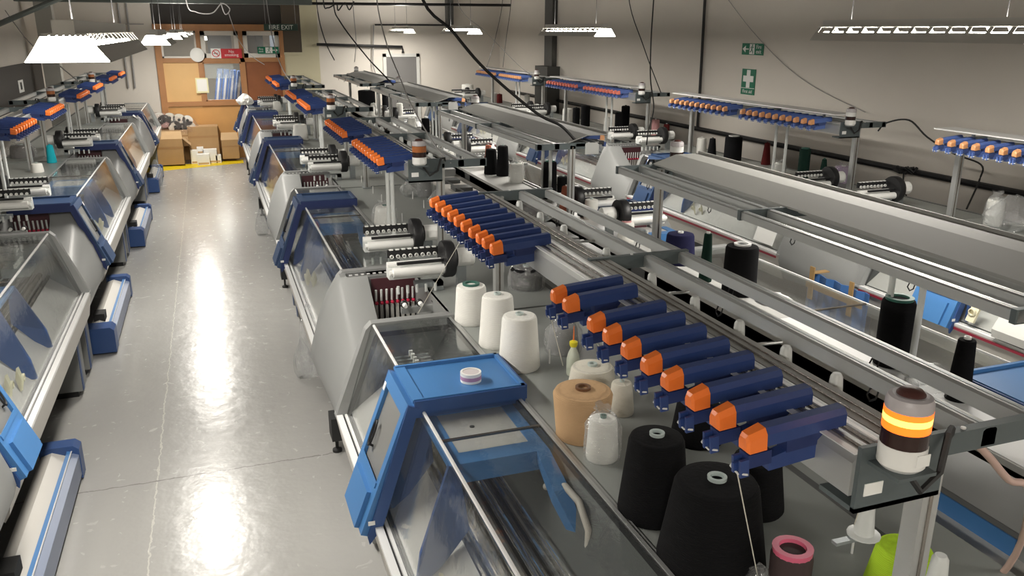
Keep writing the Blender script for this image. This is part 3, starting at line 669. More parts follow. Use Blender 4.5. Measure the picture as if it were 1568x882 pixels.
    if tray:
        b(MB().mat(DULL).prism([(.66, z+.068), (.84, z+.068), (1.02, z+.01), (1.02, z+.0), (.84, z+.060), (.66, z+.058)], 0, L).box(.65, .662, 0, L, z+.05, z+.085), 'cover_tray')
    if topshelf:
        b(MB().mat(ALW).box(.66, .90, -.0, L, z+.085, z+.095).mat(STEEL).box(.78, .80, .3, .32, z, z+.085).box(.78, .80, L-.3, L-.28, z, z+.085), 'top_shelf')
    if brakes:
        for k, y in enumerate((.36, .57, .80, 1.06, 1.36, 1.75, 2.2, 2.5, 2.8)):
            zz = 2.045
            m = MB().mat(WHT2).lathe([(.001, 0), (.040, 0), (.040, .004), (.023, .006), (.016, .085), (.011, .094), (.001, .094)], (.99, y, zz), 16).mat(STEEL).box(.93, 1.0, y-.010, y+.010, zz-.010, zz)
            if k in (2, 4, 6): m.mat(CHROME).tube([(1.0, y-.03, zz+.02), (1.14, y-.02, zz+.01)], .006, 8)
            b(m, 'yarn_brake')
        for y in (.05, .30):
            m = MB().mat(WHT2).lathe([(.001, 0), (.045, 0), (.045, .004), (.027, .006), (.02, .09), (.014, .10), (.001, .10)], (1.10, y, 1.66), 16).mat(STEEL).box(1.0, 1.12, y-.010, y+.010, 1.65, 1.66)
            b(m, 'yarn_brake')
    # feeders
    A, B2, C2 = um
    key = (sgn, A.name)
    if key not in FEED:
        ln = .30
        h = MB().mat(A).prismx([(-.019, .0), (-.021, .03), (-.013, .044), (.013, .044), (.021, .03), (.019, 0)], -.285, -.07)
        h.mat(B2).prismx([(-.018, -.03), (.018, -.03), (.018, 0), (-.018, 0)], -.23, -.09)
        h.mat(A).loft([[(-.275, -.015, -.066), (-.275, .015, -.066), (-.275, .015, -.034), (-.275, -.015, -.034)], [(-.15, -.016, -.064), (-.15, .016, -.064), (-.15, .016, -.014), (-.15, -.016, -.014)], [(-.12, -.012, -.045), (-.12, .012, -.045), (-.12, .012, -.02), (-.12, -.012, -.02)]])
        cap = MB().mat(C2).loft([[(-.285, -.022, -.006), (-.285, .022, -.006), (-.285, .023, .032), (-.285, .014, .046), (-.285, -.014, .046), (-.285, -.023, .032)], [(-.328, -.020, -.008), (-.328, .020, -.008), (-.328, .020, .022), (-.328, .012, .036), (-.328, -.012, .036), (-.328, -.020, .022)], [(-.334, -.015, -.003), (-.334, .015, -.003), (-.334, .015, .016), (-.334, .009, .028), (-.334, -.009, .028), (-.334, -.015, .016)]])
        cl = MB().mat(B2).box(-.33, -.27, -.018, .018, -.045, -.012).mat(A).box(-.352, -.33, -.02, -.012, -.062, -.02).box(-.352, -.33, .008, .016, -.062, -.02).box(-.36, -.345, -.004, .004, -.05, -.03).mat(WHT).tube([(-.34, -.03, -.05), (-.352, -.01, -.055), (-.352, .02, -.05), (-.33, .03, -.04)], .0025, 5)
        ho = h.build('yarn_feeder', root, None, fl); co = cap.build('end_cap', ho, None, fl); lo = cl.build('thread_claw', ho, None, fl)
        FEED[key] = (ho.data, co.data, lo.data)
        for o in (lo, co, ho): bpy.data.objects.remove(o)
    hd_, cd_, ld_ = FEED[key]
    for y in units:
        ho = bpy.data.objects.new('yarn_feeder', hd_); link(ho); ho.parent = root; ho.location = (.875*sgn, y, z+.012); ho.rotation_euler = (0, sgn*-math.radians(5), random.uniform(-.02, .02))
        for nm, d_ in (('end_cap', cd_), ('thread_claw', ld_)):
            c = bpy.data.objects.new(nm, d_); link(c); c.parent = ho
    return root
FEED = {}
# ---------------------------------------------------------------- machines
XB, XA, XC, XD = .50, -1.10, 3.85, 5.10
ordn = ['nearest', 'second', 'third', 'fourth', 'fifth']
def place_row(sgn, X, ys, Ls, hoods, who, tre, cab, carr=None, pins=False, desk=None, depth_=1.5):
    proto = None
    for i, (y, L, hv) in enumerate(zip(ys, Ls, hoods)):
        lab = '%s grey knitting machine, %s blue hood, %s' % (ordn[i], 'light' if i == 0 else 'dark', who)
        if i < 2 or L != proto[1]:
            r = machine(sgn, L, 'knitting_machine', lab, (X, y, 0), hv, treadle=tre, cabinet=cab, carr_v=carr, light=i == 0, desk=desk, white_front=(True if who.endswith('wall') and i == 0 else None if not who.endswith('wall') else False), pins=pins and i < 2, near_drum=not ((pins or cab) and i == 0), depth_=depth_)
            if proto is None or i == 1: proto = (r, L)
        else:
            r = dup(proto[0], (X, y, 0), lab)
            for ch in r.children:
                if ch.name.startswith('carriage_hood'): ch.location.y = hv
                if ch.name.startswith('inner_carriage'): ch.location.y = hv-.55 if hv > .8 else hv+.9
place_row(1, XB, [1.1, 5.44, 9.80, 14.14, 18.48], [3.3, 3.3, 3.3, 3.3, 1.9], [2.08, 2.28, 2.6, 2.7, .9], 'in the row right of the aisle', False, False, 1.67, True, depth_=1.70)
place_row(-1, XA, [4.2, 8.55, 12.9, 17.3], [3.2]*4, [.02, -.22, -.2, .2], 'in the row left of the aisle', True, False, 1.3)
place_row(-1, XC, [1.95, 6.3, 10.65, 15.0], [3.3]*4, [.3, .15, 1.3, 1.3], 'in the row facing the right-hand aisle', False, True, desk=mat('desk_light_grey', (.5, .5, .48), .4), depth_=1.05)
place_row(1, XD, [2.15, 6.47, 10.8, 15.13, 19.46], [3.3]*4+[1.5], [2.25, 2.6, 2.2, 2.2, .5], 'in the row along the right wall', False, False)

# ---------------------------------------------------------------- racks
def U8(a, n, st=.117): return [a+k*st for k in range(n)]
BU = U8(.13, 8)+[1.14, 1.25]+[1.92, 2.03]+U8(2.12, 8, .118)
rack(1, 3.13, 'yarn rack with lit amber lamp and blue feeders over the nearest cone desk', (XB, 1.25, 0), BU, lit=True)
rack(1, 3.13, 'second yarn rack along the centre desk, ten blue feeders either side of a gap', (XB, 5.6, 0), U8(.10, 10, .118)+U8(1.72, 10, .12))
rack(1, 3.13, 'third yarn rack along the centre desk with tightly packed blue feeders', (XB, 9.95, 0), U8(.10, 10, .118)+U8(1.72, 10, .12))
rack(1, 3.13, 'fourth yarn rack along the centre desk, before the brown partition door', (XB, 14.3, 0), U8(.10, 9, .118)+U8(1.72, 9, .12), brakes=False)
for i, (y, la) in enumerate(((7.95, 'nearest blue feeder rack above the left row of machines'), (12.2, 'middle blue feeder rack above the left row of machines'), (16.45, 'farthest blue feeder rack above the left row of machines'))):
    rack(-1, 3.2, la, (XA, y, 0), U8(.5, 9, .12)+U8(2.3, 9, .12), brakes=False)
WLC = mat('white_segment', (.7, .7, .68), .4)
CT = (mat('feeder_tray_blue', (.03, .07, .24), .5), BLK, TAN)  # blue, black and tan of the tray rack feeders
rack(-1, 3.3, 'large grey tray rack with two long rails in front of the right row of machines', (XC-.0, 1.9, 0), U8(.3, 10, .14)+U8(1.9, 9, .14), um=CT, tray=True, lens=WLC, brakes=False, rot=math.radians(-2.0))
rack(-1, 3.3, 'grey tray rack behind the large one, ending at the tall bright post', (XC-.0, 6.5, 0), U8(.3, 10, .14)+U8(1.9, 9, .14), um=CT, tray=True, lens=WLC, brakes=False)
rack(-1, 3.3, 'third grey tray rack, in front of the grey far door', (XC-.0, 10.9, 0), U8(.3, 8, .14)+U8(1.9, 8, .14), um=CT, tray=True, lens=WLC, brakes=False)
rack(-1, 3.3, 'farthest grey tray rack, near the cream wall', (XC-.0, 15.2, 0), U8(.3, 8, .14)+U8(1.9, 8, .14), um=CT, tray=True, lens=WLC, brakes=False)
LAV = (mat('feeder_lavender_blue', (.10, .17, .45), .45), mat('feeder_lavender_deep', (.05, .08, .22), .5), TAN)
LAVP = (mat('feeder_lavender_blue2', (.10, .16, .42), .45), mat('feeder_lavender_deep2', (.05, .08, .22), .5), mat('feeder_salmon', (.75, .2, .14), .4))
DU = U8(.22, 11, .118)+U8(1.75, 11, .122)
WL = mat('white_segment', (.7, .7, .68), .4)
rack(1, 3.13, 'feeder rack at the right picture edge above the right row of machines', (XD, 2.35, 0), DU, um=LAV, topshelf=True, lens=WL, brakes=False)
rack(1, 3.13, 'lavender blue feeder rack under the first aid sign on the right wall', (XD, 6.7, 0), DU, um=LAV, topshelf=True, lens=WL, brakes=False)
rack(1, 3.13, 'lavender feeder rack with salmon tips along the right wall', (XD, 11.0, 0), DU, um=LAVP, topshelf=True, lens=WL, brakes=False)
rack(1, 3.13, 'farthest feeder rack along the right wall, beside the grey door', (XD, 15.2, 0), DU, um=LAV, topshelf=True, lens=WL, brakes=False)

# ---------------------------------------------------------------- cones and desk things
DZ = 1.40
def span(P_, wpx): return wpx*depth(P_)/F
def settle(P_):
    # keep every cone on the desk it stands on
    for a, b_ in ((-2.55, -1.86), (1.24, 1.95), (2.88, 3.10), (5.87, 6.55)):
        if a <= P_.x <= b_: return P_
        lo_ = {-2.55: -9, 1.24: 0, 2.88: 2.25, 5.87: 4.0}[a]; hi_ = {-2.55: 0, 1.24: 2.25, 2.88: 4.0, 5.87: 99}[a]
        if P_.y > 20.6 and a > 0: P_ = P_*1.0; P_.x *= 20.6/P_.y; P_.y = 20.6
        if lo_ < P_.x <= hi_:
            X = min(max(P_.x, a), b_); return Vector((X, P_.y*X/P_.x, P_.z))
    return P_
def cone(name, label, x, yb, wb, yt, wt, m, core=COREG, cat='yarn cone', group=None, z=DZ, ring=None, wrap=False, h=None, tilt=0):
    Pf = onz(x, yb, z); r0 = span(Pf, wb)/2
    hd = Vector((Pf.x-CAM.x, Pf.y-CAM.y, 0)).normalized(); Pc = settle(Pf+hd*r0)
    r0 = span(Pc, wb)/2; hh = h or max(.05, ony(x, yt, Pc.y).z-z); r1 = span(Pc+Vector((0, 0, hh)), wt)/2
    k = min(.02, r1*.3)
    b = MB().mat(m).lathe([(r0*.96, 0), (r0, .008), (r0*.99, .02), (r1+.0, hh-k), (r1*.93, hh-k*.25), (r1*.75, hh), (max(.016, r1*.28), hh+.001)], n=32)
    cr = max(.010, r1*.22) if ring is None else ring*r1
    o = b.build(name, loc=Pc)
    tag(o, label, cat, group)
    cc = MB().mat(core).lathe([(cr, hh-.012), (cr*1.05, hh+.012), (cr*.7, hh+.012), (cr*.65, hh-.01)], n=20)
    cc.build('cone_tube', o)
    if wrap:
        rr = max(r0, r1)*1.12; ww = MB().mat(WRAP); rings = []
        for (q, zz, rag) in ((1, 0, .05), (1.05, hh*.4, .06), (1.0, hh*.8, .06), (.7, hh*1.05, .12), (.35, hh*1.15, .2), (.5, hh*1.28, .35)):
            rings.append([(rr*q*(1+random.uniform(-rag, rag))*math.cos(2*PI*k/18), rr*q*(1+random.uniform(-rag, rag))*math.sin(2*PI*k/18), zz+random.uniform(-rag, rag)*.03) for k in range(18)])
        ww.loft(rings, False, True); ww.build('plastic_bag', o)
    return o
GW_ = 'white cones on the nearest desk'
cone('yarn_cone', 'white yarn cone with green-ringed core, farthest of three beside the feed drum', 722, 501, 52, 436, 46, Y_WHITE, CORE, group=GW_, ring=.55)
cone('yarn_cone', 'middle of the three tall white yarn cones on the desk', 762, 537, 58, 451, 48, Y_WHITE, group=GW_)
cone('yarn_cone', 'nearest of the three tall white yarn cones, right of the blue hood', 795, 573, 64, 482, 54, Y_WHITE, group=GW_)
cone('yarn_cone', 'cream yarn cone partly hidden behind the tan one', 905, 622, 78, 560, 66, Y_CREAM)
cone('yarn_cone', 'wide tan yarn cone beside the plastic wrapped white spool', 890, 684, 80, 596, 92, Y_TAN, mat('core_brown', (.15, .07, .03), .6), ring=.25)
cone('yarn_cone', 'white spool in crumpled clear plastic in front of the tan cone', 921, 712, 50, 640, 44, Y_GREY if False else Y_WHITE, CORE, wrap=True)
GB = 'big black cones under the nearest feeders'
cone('yarn_cone', 'large black yarn cone just behind the nearest one', 997, 812, 108, 668, 86, Y_BLACK, COREG, group=GB, ring=.26)
cone('yarn_cone', 'largest black yarn cone, closest to the camera, grey core showing', 1083, 905, 165, 737, 130, Y_BLACK, COREG, group=GB, ring=.22)
cone('yarn_cone', 'black yarn cone under the last feeders, right of the largest', 1150, 800, 92, 700, 74, Y_BLACK, COREG, group=GB)
cone('yarn_cone', 'black yarn cone hidden at the back behind the feeder row', 1065, 690, 80, 610, 66, Y_BLACK, COREG, group=GB)
cone('yarn_cone', 'dark cone with pink rimmed open core at the bottom edge', 1203, 930, 62, 845, 64, mat('yarn_brown_black', (.05, .03, .03), .8), mat('core_pink', (.75, .15, .25), .4), ring=.92)
cone('yarn_cone', 'fluorescent yellow green yarn cone at the bottom right', 1366, 960, 112, 858, 84, Y_NEON, CORE, ring=.26, h=.20)
cone('yarn_cone', 'black topped cone wrapped in clear plastic behind the white cones', 806, 447, 48, 408, 50, Y_BLACK, wrap=True)
cone('yarn_cone', 'grey cone in clear plastic behind the spray bottle', 862, 546, 50, 497, 42, Y_GREY, wrap=True)
cone('yarn_cone', 'white cone in a clear bag standing between the feed drums', 590, 346, 34, 315, 28, Y_WHITE, CORE, wrap=True)
cone('yarn_cone', 'pale yarn cone behind the cream one under the feeders', 950, 640, 40, 585, 32, Y_CREAM)
cone('yarn_cone', 'shiny wrapped cone beside the lower desk of the second rack', 650, 285, 22, 262, 20, Y_GREY, CORE, wrap=True)
GM = 'white cones on the far centre desks'
cone('yarn_cone', 'white yarn cone on the far desk, larger of two beneath the orange tips', 461, 217, 24, 190, 20, Y_WHITE, group=GM)
cone('yarn_cone', 'white yarn cone on the far desk, smaller and farther one', 425, 171, 14, 155, 12, Y_WHITE, group=GM)
cone('yarn_cone', 'turquoise yarn cone on the left desk', 80, 250, 14, 222, 9, Y_TURQ, core=Y_TURQ)
cone('yarn_cone', 'dark bundle in clear wrap on the left desk beside the turquoise cone', 35, 243, 34, 222, 30, mat('yarn_dark_brown', (.06, .045, .04), .9), wrap=True)
cone('yarn_cone', 'white cone on the left desk in front of the turquoise one', 58, 265, 18, 250, 16, Y_WHITE)
# second (rear) desk
GC = 'cones on the desk behind the centre rails'
cone('yarn_cone', 'navy yarn cone behind the thread rails, widest of its desk', 1039, 408, 48, 357, 42, Y_NAVY, WHT, group=GC, ring=.2)
cone('yarn_cone', 'slim dark green yarn cone between the navy and the big black cones', 1079, 433, 20, 358, 12, Y_GREEN, WHT, group=GC, ring=.5)
cone('yarn_cone', 'big black yarn cone with checkered white core on the rear desk', 1130, 456, 52, 376, 50, Y_BLACK, mat('core_check', (.8, .8, .78), .5), group=GC, ring=.5)
cone('yarn_cone', 'tall black yarn cone with dark green open core beyond the lit lamp', 1362, 562, 50, 460, 50, Y_BLACK, CORE, group=GC, ring=.8)
cone('yarn_cone', 'tapered black yarn cone right of the tall one beyond the lamp', 1464, 618, 36, 522, 26, Y_BLACK, WHT, group=GC, ring=.4)
cone('yarn_cone', 'tall salmon pink cone standing by the bright post', 866, 348, 24, 285, 14, Y_SALMON, WHT)
cone('yarn_cone', 'left black cone of the pair behind the white bagged spool', 752, 268, 22, 228, 16, Y_BLACK, group=GC)
cone('yarn_cone', 'right black cone of the pair behind the white bagged spool', 770, 270, 20, 223, 16, Y_BLACK, group=GC)
cone('yarn_cone', 'white spool in plastic right of the pair of black cones', 791, 281, 22, 250, 20, Y_WHITE, wrap=True, group=GC)
cone('yarn_cone', 'black yarn cone left of the tall post on the rear desk', 842, 281, 22, 247, 20, Y_BLACK, CORE, group=GC, ring=.7)
cone('yarn_cone', 'short black yarn cone touching the tall post', 862, 284, 18, 270, 18, Y_BLACK, group=GC)
cone('yarn_cone', 'left black cone in the cluster under the middle tray rack', 652, 205, 14, 181, 12, Y_BLACK, group=GC)
cone('yarn_cone', 'right black cone in the cluster under the middle tray rack', 666, 204, 12, 184, 12, Y_BLACK, group=GC)
cone('yarn_cone', 'white conical spool beside the far black square bundle', 573, 178, 20, 158, 9, Y_WHITE, group=GC)
cone('yarn_cone', 'black square looking cone bundle on the far rear desk', 562, 158, 26, 138, 26, Y_BLACK, group=GC)
cone('yarn_cone', 'black cone between the far bundle and the round post', 590, 160, 10, 138, 9, Y_BLACK, group=GC)
cone('yarn_cone', 'salmon pink cone left of the black pair', 748, 255, 12, 222, 9, Y_SALMON, group=GC)
for i_, (x_, yb_, w_, yt_, wt_, la_) in enumerate(((905, 330, 22, 305, 20, 'white cone beside the feed drum left of the bright post'), (958, 372, 26, 340, 24, 'white cone with pink rim at the foot of the second post'), (688, 246, 15, 232, 14, 'small white cone by the blue painted gap on the rear desk'), (631, 196, 14, 180, 12, 'white cone left of the black cluster under the middle tray rack'), (612, 172, 12, 158, 10, 'small white cone between the two far round posts'))):
    cone('yarn_cone', la_, x_, yb_, w_, yt_, wt_, Y_WHITE, mat('core_pink2', (.6, .3, .3), .5) if i_ == 1 else COREG, group=GC, ring=.6 if i_ == 1 else None)
# desk along the right wall
GR = 'cones on the desk along the right wall'
for nm, x, yb, wb, yt, wt, m_, co_, kw in (
    ('white cone left of the black pair under the first aid sign', 1073, 237, 16, 211, 14, Y_WHITE, WHT, {}),
    ('slim black cone, left of the wide black one by the right wall', 1089, 245, 15, 212, 9, Y_BLACK, BLK, {}),
    ('wide black yarn cone with white core on the right wall desk', 1121, 247, 27, 209, 26, Y_BLACK, WHT, dict(ring=.6)),
    ('maroon yarn cone on the right wall desk', 1172, 253, 14, 219, 8, Y_MAR, Y_MAR, {}),
    ('small white wrapped spool right of the maroon cone', 1191, 268, 20, 250, 16, Y_WHITE, WHT, dict(wrap=True)),
    ('tall dark green cylinder cone on the right wall desk', 1228, 279, 17, 228, 17, Y_GREEN, CORE, dict(ring=.7)),
    ('dark green tapered cone next to the tall green cylinder', 1258, 285, 15, 244, 7, Y_GREEN, CORE, {}),
    ('lilac yarn cone behind the feed drum by the right wall', 1290, 272, 30, 255, 26, Y_LILAC, WHT, dict(wrap=True)),
    ('white cone in clear plastic at the right picture edge', 1519, 347, 26, 305, 25, Y_WHITE, WHT, dict(wrap=True)),
    ('black cone standing right of its twin near the wall bracket', 957, 193, 13, 162, 13, Y_BLACK, BLK, {}),
    ('narrow black cone in front of the wall bracket', 946, 207, 11, 172, 11, Y_BLACK, CORE, {}),
    ('white cone in front of the wall bracket', 930, 205, 13, 180, 11, Y_WHITE, WHT, {}),
    ('left black cone of the two near the white drum', 882, 191, 11, 165, 11, Y_BLACK, BLK, {}),
    ('right black cone of the two near the white drum', 896, 194, 14, 162, 14, Y_BLACK, BLK, {}),
    ('white cone beside the two far black ones', 869, 187, 16, 166, 15, Y_WHITE, WHT, {}),
    ('maroon cone among white ones on the far right desk', 765, 158, 9, 144, 8, Y_MAR, Y_MAR, {}),
    ('white wide cone left of the far maroon one', 757, 157, 10, 142, 10, Y_WHITE, WHT, {}),
    ('white cone stack right of the far maroon one', 807, 158, 10, 145, 8, Y_WHITE, WHT, {}),
    ('pink cone behind the post on the right wall desk', 1003, 205, 12, 183, 12, Y_PINK, WHT, {}),
    ('maroon striped cone right of the post on the right wall desk', 1020, 207, 10, 190, 9, Y_MAR, WHT, {}),
    ('large white drum cone at the far end of the right desk', 716, 147, 18, 131, 18, Y_WHITE, WHT, {}),
    ('large white drum cone right of its twin at the far end', 716, 143, 18, 129, 18, Y_WHITE, WHT, {})):
    cone('yarn_cone', nm, x, yb, wb, yt, wt, m_, co_, group=GR, **kw)
# tape, bottle, bags
p = onz(721, 583, 1.475)
tag(MB().mat(WHT).lathe([(.038, 0), (.048, 0), (.048, .045), (.038, .045), (.038, 0)], n=32).mat(mat('tape_print', (.45, .25, .4), .5)).lathe([(.0484, .012), (.0484, .03)], n=32).mat(mat('tape_core', (.6, .55, .55), .6)).lathe([(.0375, .002), (.0375, .043)], n=32).build('tape_roll', loc=(p.x, p.y, 1.476)), 'roll of printed packing tape on the nearest blue hood', 'tape')
p = onz(877, 573, DZ)
bt = tag(MB().mat(mat('bottle_plastic', (.62, .66, .55), .3)).lathe([(.03, 0), (.032, .01), (.032, .08), (.026, .11), (.014, .135), (.012, .15)], n=20).build('oil_bottle', loc=p), 'squeeze bottle with yellow cap and tall nozzle on the nearest desk', 'bottle')
MB().mat(mat('cap_yellow', (.75, .65, .03), .4)).lathe([(.016, .145), (.02, .155), (.02, .17), (.006, .178)], n=16).mat(ORG).lathe([(.004, .175), (.0015, .25)], n=8).build('bottle_cap', bt)
def bag(label, x, y, z, w_, h_, m=WRAP, name='plastic_bag', seed=1, X=None, flat=1.0):
    random.seed(seed); P_ = X if X is not None else onz(x, y, z); r = span(P_, w_)/2; hh = span(P_, h_)
    mb = MB().mat(m); rings = []; n = 22
    for k, q in enumerate((.75, 1, 1.05, .9, .6, .25)):
        rings.append([(r*q*(1+random.uniform(-.22, .22))*math.cos(2*PI*i/n), r*flat*q*(1+random.uniform(-.22, .22))*math.sin(2*PI*i/n), hh*(k/5)+random.uniform(-.05, .05)*hh*(1 if k else 0)) for i in range(n)])
    mb.loft(rings, True, False)
    return tag(mb.build(name, loc=P_), label, 'plastic bag')
bag('clear plastic bag behind the thread rails by the salmon cone', 815, 335, DZ, 70, 30, seed=2)
bag('crumpled white film on the rear desk right of the checkered cone', 1185, 462, DZ, 46, 14, mat('film_white', (.75, .75, .74), .4), seed=3)
bag('clear bag on the rear desk beyond the lit lamp', 1425, 600, DZ, 60, 45, seed=4)
bag('clear bag at the bottom edge beside the pink rimmed cone', 1160, 905, DZ, 50, 45, seed=5)
bag('big clear plastic heap at the right picture edge', 1545, 350, DZ, 70, 50, seed=6)
bag('clear plastic bag on the desk beneath the second rack', 632, 300, DZ, 34, 26, seed=7)
bag('clear plastic bag under the bright post of the second rack', 672, 318, DZ, 30, 28, seed=8)
bag('white bag draped over the fifth machine at its corner', 376, 160, 1.44, 22, 16, mat('bag_white', (.8, .79, .75), .5), seed=9)
o = tag(MB().mat(PAPER).prism([(0, 0), (.16, -.12), (.162, -.12), (.002, .003)], 0, .22).build('paper_sheet', loc=(-1.40, 17.15, 1.46)), 'white paper sheet lying on the fourth left machine', 'paper')
# sheet of paper leaning on the right row glass
pa = onx(1160, 362, 5.24)
tag(MB().mat(PAPER).slab((.075, .945), (.18, 1.275), 0, .32, .002).mat(BLK).box(.13, .135, .33, .345, 1.10, 1.12).build('paper_sheet', loc=(XD-.016, 6.68, 0)), 'printed paper sheet stuck to the glass of a right row machine', 'paper')
# plastic rubbish hanging at the feet of the right row
for i, (x, y, z, w_, h_) in enumerate(((478, 575, .35, 34, 110), (468, 600, .1, 26, 60), (408, 420, .2, 18, 40), (242, 285, .05, 16, 40))):
    X_ = onx(x, y, .56) if i < 3 else None
    if X_ is not None: X_.z = max(.0, X_.z)
    bag(['clear plastic scraps hanging from the gap between the two nearest right machines', 'loose clear plastic on the floor under the nearest gap', 'clear plastic scraps beside the second machine foot', 'white bag of rubbish on the floor by the third left machine'][i], x, y, z, w_, h_, seed=20+i, X=X_, flat=.7)

# ---------------------------------------------------------------- boxes by the partition
def carton(label, x0, x1, yt, yb, Y, d, m=CARD, open_=False, group='cartons by the partition', z0=None, name='cardboard_box', rz=0):
    a = ony(x0, yb, Y); b_ = ony(x1, yb, Y); t = ony((x0+x1)/2, yt, Y)
    zb = max(0, a.z) if z0 is None else z0; W_ = b_.x-a.x; H_ = t.z-zb; k = .008
    mb = MB().mat(m)
    mb.box(-W_/2, W_/2, 0, k, 0, H_).box(-W_/2, W_/2, d-k, d, 0, H_).box(-W_/2, -W_/2+k, 0, d, 0, H_).box(W_/2-k, W_/2, 0, d, 0, H_).box(-W_/2, W_/2, 0, d, 0, k)
    o = mb.build(name, loc=((a.x+b_.x)/2, Y, zb)); o.rotation_euler = (0, 0, rz); tag(o, label, 'box', group)
    fl_ = MB().mat(CARD2)
    if open_: fl_.loft([[(-W_/2, 0, H_), (W_/2, 0, H_), (W_/2, .006, H_), (-W_/2, .006, H_)], [(-W_/2+.02, .12, H_+.16), (W_/2-.02, .12, H_+.16), (W_/2-.02, .126, H_+.16), (-W_/2+.02, .126, H_+.16)]]).loft([[(W_/2, 0, H_), (W_/2, d, H_), (W_/2+.006, d, H_), (W_/2+.006, 0, H_)], [(W_/2+.16, 0, H_-.16), (W_/2+.16, d, H_-.16), (W_/2+.166, d, H_-.16), (W_/2+.166, 0, H_-.16)]])
    else: fl_.box(-W_/2, W_/2, 0, d/2-.004, H_, H_+.006).box(-W_/2, W_/2, d/2+.004, d, H_, H_+.006)
    fl_.build('box_flaps', o)
    mt = MB().mat(mat('parcel_tape', (.36, .2, .08), .3)).box(-W_/2, W_/2, -.002, 0, H_*.62, H_*.7); mt.build('tape_strip', o)
    return o
carton('open brown carton with flap bent out, left of the carton pile', 242, 284, 213, 254, 20.45, .42, open_=True)
carton('large plain brown carton standing behind the white packets', 291, 338, 194, 240, 20.9, .45)
carton('brown carton under the bag of cones', 243, 290, 200, 226, 20.9, .42, m=CARD2)
carton('brown carton at the right end of the pile by the machines', 341, 368, 214, 244, 20.8, .45, open_=True)
wp = []
for i, (x0, x1, yt, yb) in enumerate(((293, 301, 226, 247), (302, 311, 226, 236), (312, 331, 224, 246), (331, 338, 235, 247), (303, 320, 232, 249))):
    a = ony(x0, yb, 20.66); b_ = ony(x1, yt, 20.66); z0 = max(0, a.z)
    o = tag(MB().mat(PAPER).box(0, b_.x-a.x, 0, .22, 0, b_.z-z0).mat(CARD2).box(.02, b_.x-a.x-.02, -.002, 0, .02, .06).build('paper_packet', loc=(a.x, 20.66-(.25 if i == 4 else 0), 0 if z0 < .12 else z0)),
        ['narrow white packet, left of the packet row', 'small white packet second from the left', 'widest white packet in front of the large carton', 'white packet at the right of the packet row', 'cream packet standing in front of the others'][i], 'packet', 'white packets before the large carton')
# bag full of cones
bz = 1.0
bg = thing('bag_of_cones', 'clear sack stuffed with white and pink cones lying on the cartons', 'sack', (ony(270, 205, 21.08).x, 21.08, ony(270, 207, 21.08).z))
mb = MB().mat(Y_CREAM)
for i, (dx, dz, r, m_) in enumerate(((-.32, .34, .14, Y_WHITE), (-.22, .28, .15, mat('yarn_dusty_pink', (.45, .28, .27), .9)), (0, .14, .15, Y_CREAM), (.12, .08, .15, Y_WHITE), (.1, .3, .14, Y_CREAM), (.3, .12, .15, Y_CREAM), (-.1, .35, .12, Y_CREAM), (.28, .28, .12, Y_WHITE))):
    mb.mat(m_).lathe([(.03, -.1), (r, -.1), (r*.8, .12), (.03, .12)], (dx, 0, dz+.06), 18, 'y').mat(CORE).lathe([(.02, -.102), (.035, -.102)], (dx, 0, dz+.06), 12, 'y')
mb.build('cones', bg)
random.seed(3); mb = MB().mat(SACKF); rings = []
for k, (rx, cx) in enumerate(((.05, -.5), (.2, -.45), (.24, -.25), (.25, 0), (.26, .22), (.2, .42), (.05, .52))):
    rings.append([(cx, (rx+.02)*(1+random.uniform(-.1, .1))*math.cos(2*PI*i/20)*.8, .24+rx*(1+random.uniform(-.1, .1))*math.sin(2*PI*i/20)-cx*.2) for i in range(20)])
mb.loft(rings, True, True).build('sack_film', bg)

# ---------------------------------------------------------------- light fittings
def fitting(label, x, y, z, L=1.75, top=4.6, power=LAMP):
    t = thing('light_fitting', label, 'light fitting', (x, y, z), 'hanging fluorescent fittings')
    w1, w2, h = .135, .075, .09
    m = MB().mat(REFLM)
    for s in (-1, 1):
        m.prism([(s*w1, 0), (s*w1*1.01, 0), (s*(w2+.02), h*.62), (s*(w2+.018), h*.62)], 0, L)
        for k in range(12):
            y0 = k*L/12; m.prism([(s*(w2+.02), h*.62), (s*(w2+.018), h*.62), (s*w2*.9, h), (s*w2*.92, h)], y0+L/12*.78, y0+L/12)
    m.box(-w2*.95, w2*.95, 0, L, h, h+.006).box(-.035, .035, 0, L, h+.006, h+.05)
    m.build('slotted_reflector', t)
    for xx in (-.035, .035): MB().mat(TUBEM).tube([(xx, .03, h*.55), (xx, L-.03, h*.55)], .013, 8).build('fluorescent_tube', t)
    e = MB().mat(mat('fitting_glare_glow', (.9, .9, .88), .4, emit=LCOL, es=12.0)).prism([(-w1*.97, .0), (w1*.97, .0), (w2, h*.95), (-w2, h*.95)], 0, .004).prism([(-w1*.9, 0), (w1*.9, 0), (w1*.9, .004), (-w1*.9, .004)], .01, L-.01)  # glowing sheets added on the open end and underside as lamp glare
    e.build('glare_sheets', t)
    hz = top-z
    for yy in (.25, L-.25): MB().mat(CABLE).tube([(0, yy, h+.04), (0, yy, hz)], .003, 5).build('suspension_cord', t)
    ld = bpy.data.lights.new('tube_light', 'AREA'); ld.shape = 'RECTANGLE'; ld.size = .2; ld.size_y = L*.95; ld.energy = power; ld.color = LCOL
    lo = bpy.data.objects.new('tube_light', ld); link(lo); lo.parent = t; lo.location = (0, L/2, -.006)
    ld = bpy.data.lights.new('slot_light', 'AREA'); ld.shape = 'RECTANGLE'; ld.size = .12; ld.size_y = L*.95; ld.energy = power*.5; ld.color = LCOL
    lo = bpy.data.objects.new('slot_light', ld); link(lo); lo.parent = t; lo.location = (0, L/2, h+.055); lo.rotation_euler = (PI, 0, 0)
    return t
